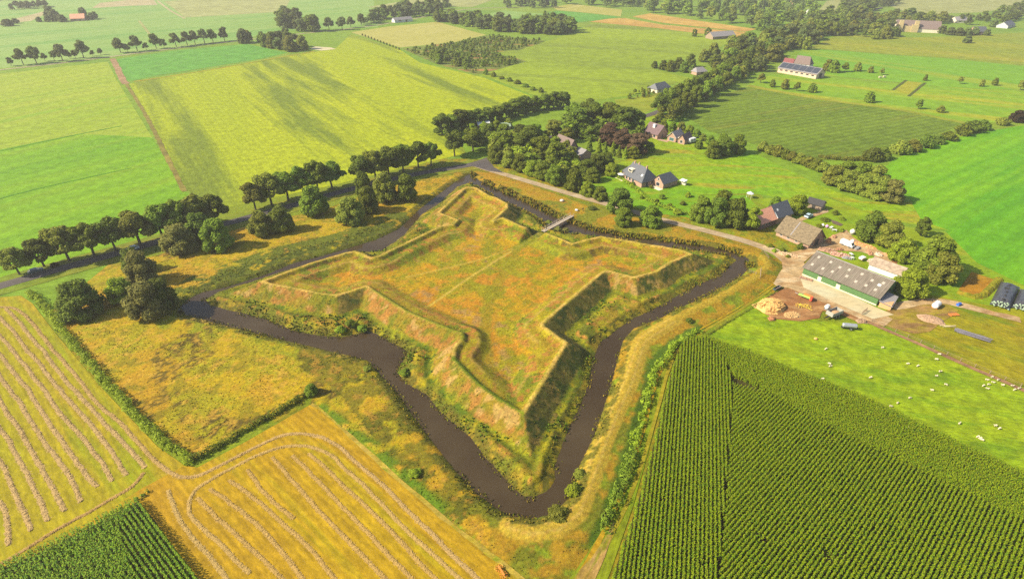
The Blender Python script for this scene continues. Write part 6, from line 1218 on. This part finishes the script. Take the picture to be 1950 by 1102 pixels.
# heaps
def heap(name, px, size, label, mat, n=260, bit=.22, rz=0.0):
    x, y = P(*px); rng = np.random.default_rng(len(label)); bm = bmesh.new(); bmesh.ops.create_grid(bm, x_segments=34, y_segments=26, size=1.0)
    for v in bm.verts:
        q = v.co; d = math.hypot(q.x, q.y); h = max(0, 1 - d**2.0)**.8
        k = float(fbm(np.array([q.x*4 + x]), np.array([q.y*4 + y]), 1.6, 4)[0]); v.co = Vector((q.x*size[0]*(.85 + .3*k), q.y*size[1]*(.85 + .3*k), h*size[2]*(.55 + .9*k)))
    for k in range(n):
        a = rng.random()*6.28; d = rng.random()**.5*.92; h = max(0, 1 - d*d)**.8*size[2]; s = bit*(.4 + rng.random())
        add_box(bm, (math.cos(a)*d*size[0], math.sin(a)*d*size[1], h + s*.2), (s*1.6, s, s*.6), rng.random()*3, rng.random()*1.2, rng.random()*1.2)
    o = link(name, bm_mesh(name, bm), None, mat); o.location = (x, y, .12); o.rotation_euler = (0, 0, rz); return tag(o, label, 'heap')
heap('woodchip_heap', (1468, 585), (4.4, 3.6, 2.1), 'big orange wood-chip heap on the bare earth beside the farm track', plain('orange_chips', (.52, .30, .10), .3, 1.5, .95), 520, .34, .5)
heap('chip_remnant', (1508, 600), (2.6, 1.6, .25), 'thin scatter of pale wood chips right of the big heap', plain('pale_chips', (.44, .28, .12), .25, 2, .95), 120, .25, .2)
heap('brown_heap', (1469, 608), (1.0, .9, .7), 'small reddish brown heap on the grass below the big wood-chip heap', plain('red_earth', (.30, .13, .06), .3, 3, .95), 60, .2)
heap('soil_heap', (1772, 608), (3.4, 2.4, .6), 'low pinkish soil heap on the trampled earth below the white tank', plain('pink_soil', (.34, .215, .13), .2, 2, .95), 60, .2, -.4)
heap('manure_heap', (1640, 612), (1.6, 1.2, .6), 'low brown heap beside the start of the cattle path', plain('brown_soil', (.28, .18, .11), .2, 2, .95), 60, .2)
heap('rubble_heap', (1575, 478), (3.0, 1.4, .8), 'brown rubble heap behind the left end of the long barn', plain('brown_rubble', (.34, .20, .13), .3, 2, .95), 140, .3, -.5)
heap('timber_heap', (1600, 487), (3.4, 1.3, .7), 'heap of reddish timber behind the long barn', plain('red_timber', (.42, .24, .17), .3, 2, .9), 160, .4, -.5)
heap('brick_heap', (1642, 468), (4.5, .9, .6), 'long orange brick row along the edge of the farm grove', plain('orange_bricks', (.56, .28, .12), .25, 2, .9), 200, .3, -.62)
heap('brick_heap', (1705, 490), (4.5, .8, .5), 'long orange brick row under the bright green middle tree of the farm grove', plain('orange_bricks_b', (.58, .30, .16), .25, 2, .9), 200, .3, -.62)
for k, (a, b_, m_, lb) in enumerate([(1598,476,'rust_scrap','rusty scrap pile left of the white van'), (1632,474,'grey_scrap','grey scrap pile between white van and grove'), (1655,482,'rust_scrap','small rusty scrap pile below the grove edge'), (1672,486,'pale_scrap','pale scrap pile beside the orange brick row'), (1612,492,'grey_scrap','small grey pile between the two white tables'), (1660,497,'pale_scrap','pale pile beside the rusty corrugated shed gable'), (1588,452,'rust_scrap','rusty pile on the lawn edge right of the thatched barn')]):
    heap('scrap_pile', (a, b_), (1.3 + .3*(k % 3), .8, .5), lb, plain(m_ + str(k), {'r': (.34, .18, .10), 'g': (.25, .24, .24), 'p': (.48, .38, .28)}[m_[0]], .35, 3, .9), 60, .3, k*.7)
heap('stone_rockery', (1500, 486), (4.2, 1.2, .35), 'stony rockery with pale boulders in front of the thatched barn', plain('rockery_stone', (.50, .34, .20), .35, 2, .9), 260, .3, -.5)
heap('brown_haystack', (1577, 462), (.8, 1.0, 1.9), 'upright rusty brown stack at the corner of the thatched barn', plain('rust_brown', (.36, .18, .08), .25, 3, .9), 60, .2, .8)
# clutter of the yard
def ball_thing(name, px, r0, label, cat, mat, base=True):
    r = place(name, px, label, cat); part(r, 'body', lambda bm: add_ball(bm, (0, 0, r0*1.05), (r0, r0, r0*.95), 3), mat); part(r, 'stand', lambda bm: add_cyl(bm, (0, 0, 0), (0, 0, r0*.5), r0*.6, seg=12), STEEL); part(r, 'lid', lambda bm: add_cyl(bm, (0, 0, r0*1.95), (0, 0, r0*2.1), r0*.3, seg=10), mat); return r
ball_thing('water_tank', (1622, 446), .95, 'white round water tank at the left of the farm grove', 'tank', WHITE)
ball_thing('red_drum', (1694, 484), .85, 'bright red round tank under the farm grove trees', 'tank', plain('bright_red', (.62, .06, .04), .1, 3, .5))
ball_thing('white_tub', (1622, 463), .7, 'white tub behind the white van in the yard', 'tub', WHITE)
ball_thing('white_tub', (1566, 432), .6, 'white rounded cover in the vegetable garden by the thatched barn', 'tub', WHITE)
ball_thing('pink_tub', (1574, 434), .6, 'pink rounded cover beside the white one in the vegetable garden', 'tub', plain('pink_sheet', (.62, .28, .50), .1, 3))
def table(px, label, mat, L_=1.6):
    r = place('garden_table', px, label, 'table', rz=TR.uniform(0, 3)); part(r, 'top', lambda bm: add_box(bm, (0, 0, .74), (L_, .85, .06)), mat)
    for x in (-1, 1):
        for y in (-1, 1): part(r, 'leg', lambda bm: add_box(bm, (x*(L_/2 - .1), y*.35, .36), (.07, .07, .72)), mat)
table((1620, 487), 'upper white table on the grass behind the long barn', WHITE, 1.5); table((1622, 494), 'lower white table on the grass behind the long barn', WHITE, 1.0); table((1582, 436), 'white garden table in the grass right of the pink cover', WHITE, 1.9); table((1588, 441), 'second white garden table, nearer the yard path', WHITE, 1.6)
r = place('flat_trailer', (1637, 497), 'small white and pink box trailer behind the long barn', 'trailer', (1646, 493)); part(r, 'box', lambda bm: add_box(bm, (1.0, 0, .85), (2.2, 1.3, .6)), plain('pinkish_white', (.66, .52, .48), .12, 3), .04); part(r, 'lid', lambda bm: add_box(bm, (1.0, 0, 1.18), (2.3, 1.4, .06)), WHITE); part(r, 'drawbar', lambda bm: add_box(bm, (2.6, 0, .5), (1.2, .08, .08)), STEEL); [wheel(r, .9, y, .28, .18) for y in (-.72, .72)]
r = place('blue_barrel', (1822, 583), 'blue plastic barrel lying on bare earth below the rusty bed', 'barrel', (1830, 580)); part(r, 'body', lambda bm: (add_cyl(bm, (0, 0, .45), (1.4, 0, .45), .45, seg=14)), plain('blue_plastic', (.04, .12, .42), .1, 3, .4)); part(r, 'hoop', lambda bm: [add_cyl(bm, (x, 0, .45), (x + .08, 0, .45), .48, seg=14) for x in (.4, .9)], plain('dark_blue', (.02, .06, .2), .1, 3))
r = place('orange_pallet', (1808, 601), 'flat orange pallet on the dry grass below the blue barrel', 'pallet', (1824, 600)); part(r, 'deck', lambda bm: [add_box(bm, (1.3, y, .32), (2.9, .18, .05)) for y in np.arange(-.5, .6, .25)], ORANGE); part(r, 'bearer', lambda bm: [add_box(bm, (x, 0, .16), (.12, 1.2, .22)) for x in (.1, 1.3, 2.5)], ORANGE)
def logs(px, to, n, r0, ln, label, mat, name):
    r = place(name, px, label, 'logs', to); rn = random.Random(n)
    for k in range(n): part(r, 'log', lambda bm: add_cyl(bm, (rn.uniform(-.4, 1.4), (k % 6)*r0*2.6, r0 + (k//6)*r0*1.75), (ln + rn.uniform(-1.5, .5), (k % 6)*r0*2.6 + rn.uniform(-.5, .5), r0 + (k//4)*r0*1.75), r0, r0*.85, 9), mat)
logs((1818, 632), (1868, 648), 12, .13, 8.0, 'stack of grey poles lying on the dry paddock', plain('grey_poles', (.13, .12, .14), .3, 2, .9), 'pole_stack'); logs((1795, 623), (1824, 622), 3, .11, 4.0, 'three pale logs lying above the grey pole stack', plain('pale_logs', (.52, .42, .22), .2, 2, .9), 'pale_logs')
# silage clamps: black sheet weighted with pale bags
SHEET = plain('black_sheet', (.050, .050, .058), .35, 1.2, .4, spec=.4); BAG = plain('pale_green_bag', (.27, .34, .23), .15, 3, .8)
def clamp(a, b_, w, label):
    r = place('silage_clamp', a, label, 'silage clamp', b_); (x0, y0), (x1, y1) = P(*a), P(*b_); L = math.hypot(x1 - x0, y1 - y0); rng = np.random.default_rng(3)
    def f(bm):
        nx, ny = 16, 12; g = [[None]*(ny + 1) for _ in range(nx + 1)]
        for i in range(nx + 1):
            for j in range(ny + 1):
                u, v = i/nx, j/ny*2 - 1; h = 1.9*(1 - abs(v)**3.2)*min(1, u*4 + .25)*min(1, (1 - u)*5 + .1); g[i][j] = bm.verts.new((u*L, v*w/2, h*(1 + .12*(rng.random() - .5)) - .05))
        for i in range(nx):
            for j in range(ny): bm.faces.new([g[i][j], g[i + 1][j], g[i + 1][j + 1], g[i][j + 1]])
    part(r, 'sheet', f, SHEET)
    for k in range(26):
        u = rng.random()*1.6 - .6; v = rng.random()*2 - 1; q = part(r, 'sandbag', lambda bm: add_ball(bm, (u + .2, v*w/2*.85, .35 + 1.2*(1 - abs(v)**3)*max(0, u + .5)), (.36, .26, .18), 2), BAG)
    for k in range(5): part(r, 'tyre', lambda bm: add_cyl(bm, (2 + rng.random()*(L - 4), (rng.random() - .5)*w*.6, 1.85), (2 + rng.random()*.01 + rng.random()*(L - 4)*0 + .0, 0, 1.85) if False else (0, 0, 0), .3) if False else add_cyl(bm, (2.5 + k*(L - 5)/5, (rng.random() - .5)*w*.5, 1.8), (2.5 + k*(L - 5)/5, (rng.random() - .5)*w*.1 + 0, 1.98), .34, seg=12), TYRE)
clamp((1903, 586), (1924, 542), 5.0, 'black-sheeted silage heap with pale green sandbags at its front'); clamp((1945, 592), (1962, 556), 5.0, 'second black silage heap cut by the right edge')
# compost bank round the rusty bed
bm = bmesh.new(); pl = resample(PL([(1823, 556), (1852, 566), (1872, 563), (1888, 548), (1903, 532)]), .6); nn = normals2(pl)
vv = [[bm.verts.new((pl[i][0] + nn[i][0]*u*1.3, pl[i][1] + nn[i][1]*u*1.3, .06 + .85*math.cos(u*1.5)*(.8 + .4*random.random()) if abs(u) < 1 else .03)) for u in (-1, -.6, -.2, .2, .6, 1)] for i in range(len(pl))]
for i in range(len(pl) - 1):
    for j in range(5): bm.faces.new([vv[i][j], vv[i + 1][j], vv[i + 1][j + 1], vv[i][j + 1]])
tag(link('grass_bank', bm_mesh('grass_bank', bm), None, fm('grass_bank', A(176, 168, 30), A(150, 150, 30), A(196, 150, 40), 0, 1.5, .3, 2)), 'low grassy bank curving round the rusty orange bed', 'earth bank')
# yard furniture, posts, boulders
r = place('boulder', (1070, 384), 'pale boulder on the verge above the footbridge', 'boulder'); 
def rock(px, r0, label, mat):
    x, y = P(*px); bm = bmesh.new(); add_ball(bm, (0, 0, r0*.45), (r0, r0*.8, r0*.6), 3)
    for v in bm.verts: v.co *= .85 + .35*float(fbm(np.array([v.co.x*2 + px[0]]), np.array([v.co.y*2 + v.co.z*2]), 1.0, 3)[0])
    o = link('boulder', bm_mesh('boulder', bm), None, mat); o.location = (x, y, ground_z(x, y)); tag(o, label, 'boulder')
bpy.data.objects.remove(r)
ROCKM = plain('pale_stone', (.56, .48, .40), .2, 4, .9); rock((1070, 385), .9, 'pale boulder on the verge above the footbridge', ROCKM); rock((1098, 403), .7, 'white boulder at the far end of the footbridge', WHITE); rock((1553, 646), .5, 'small orange stone on the upper sheep pasture', plain('orange_stone', (.55, .30, .10), .2, 4)); rock((1793, 509), .6, 'white feed sack in the shade right of the farm grove', WHITE)
r = place('marker_post', (1110, 404), 'dark wooden post with small board beside the footbridge path', 'post', z=.2); part(r, 'post', lambda bm: add_box(bm, (0, 0, .8), (.16, .16, 1.7)), BLACKW); part(r, 'board', lambda bm: add_box(bm, (0, -.1, 1.45), (.6, .05, .5)), BLACKW)
def fence_line(px, label, h=1.1, step=3.0, mat=WOODW, rails=1):
    p = resample(PL(px), step); r = empty('wire_fence', p[0][0], p[0][1], 0); tag(r, label, 'fence')
    o = p[0]
    for q in p:
        z = max(0, ground_z(*q)); part(r, 'post', lambda bm: add_box(bm, (q[0] - o[0], q[1] - o[1], h/2 + z), (.11, .11, h)), mat)
    part(r, 'rail', lambda bm: [add_cyl(bm, (p[i][0] - o[0], p[i][1] - o[1], z + max(0, ground_z(*p[i]))), (p[i + 1][0] - o[0], p[i + 1][1] - o[1], z + max(0, ground_z(*p[i + 1]))), .02, seg=4) for i in range(len(p) - 1) for z in [h*.55, h*.92][:rails + 1]], mat)
fence_line([(1450, 478), (1456, 486), (1462, 497)], 'short plank fence on the dike beside the gravel road bend', 1.0, 1.2); fence_line([(1447, 520), (1446, 534)], 'short upright wooden barrier across the dike path', 1.2, .7); fence_line([(1426, 519), (1432, 524), (1438, 528)], 'small wooden landing rail at the right tip of the moat', 1.0, 1.0)
fence_line([(1660, 612), (1700, 630), (1760, 656), (1830, 688), (1900, 718), (1943, 736)], 'wire fence on posts along the cattle path', 1.1, 3.2)
r = place('field_gate', (1645, 596), 'dark steel field gate across the start of the cattle path', 'gate', (1656, 606)); r.rotation_euler.z = math.atan2(P(1656, 588)[1] - P(1640, 600)[1], P(1656, 588)[0] - P(1640, 600)[0]); r.location = (*P(1640, 600), .15); part(r, 'bar', lambda bm: [add_box(bm, (1.6, 0, z), (3.2, .06, .06)) for z in (.3, .6, .9, 1.15)], plain('rust_steel', (.16, .08, .05), .2, 4)); [part(r, 'post', lambda bm: add_box(bm, (x, 0, .65), (.14, .14, 1.3)), WOODW) for x in (0, 3.2)]
r = place('trough', (1474, 554), 'dark cattle trough at the start of the farm track', 'trough', (1492, 545)); part(r, 'tub', lambda bm: [add_box(bm, c, s) for c, s in (((1.4, 0, .3), (3.0, .9, .1)), ((1.4, -.45, .55), (3.0, .08, .6)), ((1.4, .45, .55), (3.0, .08, .6)), ((-.1, 0, .55), (.08, .9, .6)), ((2.9, 0, .55), (.08, .9, .6)))], plain('dark_teal_iron', (.04, .07, .07), .2, 3)); part(r, 'rail', lambda bm: add_box(bm, (1.4, -.5, .95), (3.2, .1, .12)), plain('pink_rail', (.48, .32, .26), .2, 3))
r = place('round_gazebo', (1427, 377), 'white garden tent behind the dark tree clump', 'tent'); part(r, 'canopy', lambda bm: bmesh.ops.create_cone(bm, cap_ends=True, segments=10, radius1=1.5, radius2=.1, depth=.8, matrix=Matrix.Translation((0, 0, 2.4))), WHITE); [part(r, 'pole', lambda bm: add_cyl(bm, (math.cos(a)*1.3, math.sin(a)*1.3, 0), (math.cos(a)*1.3, math.sin(a)*1.3, 2.1), .06), WHITE) for a in np.arange(0, 6.2, 1.57)]
r = place('garden_shelter', (1293, 352), 'small white-roofed shelter right of the brick annex', 'shelter', (1304, 356)); part(r, 'roof', lambda bm: add_box(bm, (1.2, 1, 2.2), (2.8, 2.4, .1), 0, R(8)), WHITE); part(r, 'wall', lambda bm: add_box(bm, (1.2, 1.6, 1.0), (2.4, .8, 2.0)), CREAM)
r = place('parasol', (1182, 340), 'white parasol on the terrace left of the slate house', 'parasol'); part(r, 'canopy', lambda bm: bmesh.ops.create_cone(bm, cap_ends=True, segments=8, radius1=1.7, radius2=.1, depth=.6, matrix=Matrix.Translation((0, 0, 2.3))), WHITE); part(r, 'pole', lambda bm: add_cyl(bm, (0, 0, 0), (0, 0, 2.4), .05), WHITE)
# ================================================================== HAZE
m_haze = bpy.data.materials.new('haze'); m_haze.use_nodes = True; nt = m_haze.node_tree; nt.nodes.clear()
pv = nt.nodes.new('ShaderNodeVolumePrincipled'); pv.inputs['Color'].default_value = (1.0, 0.98, 0.92, 1); pv.inputs['Density'].default_value = HAZE; pv.inputs['Anisotropy'].default_value = 0.2
ho = nt.nodes.new('ShaderNodeOutputMaterial'); nt.links.new(pv.outputs[0], ho.inputs['Volume'])
bm = bmesh.new(); add_box(bm, (0, 600, 47), (10600, 9600, 104)); hz = link('haze', bm_mesh('haze', bm), None, m_haze); tag(hz, kind='stuff')
hz.display_type = 'WIRE'
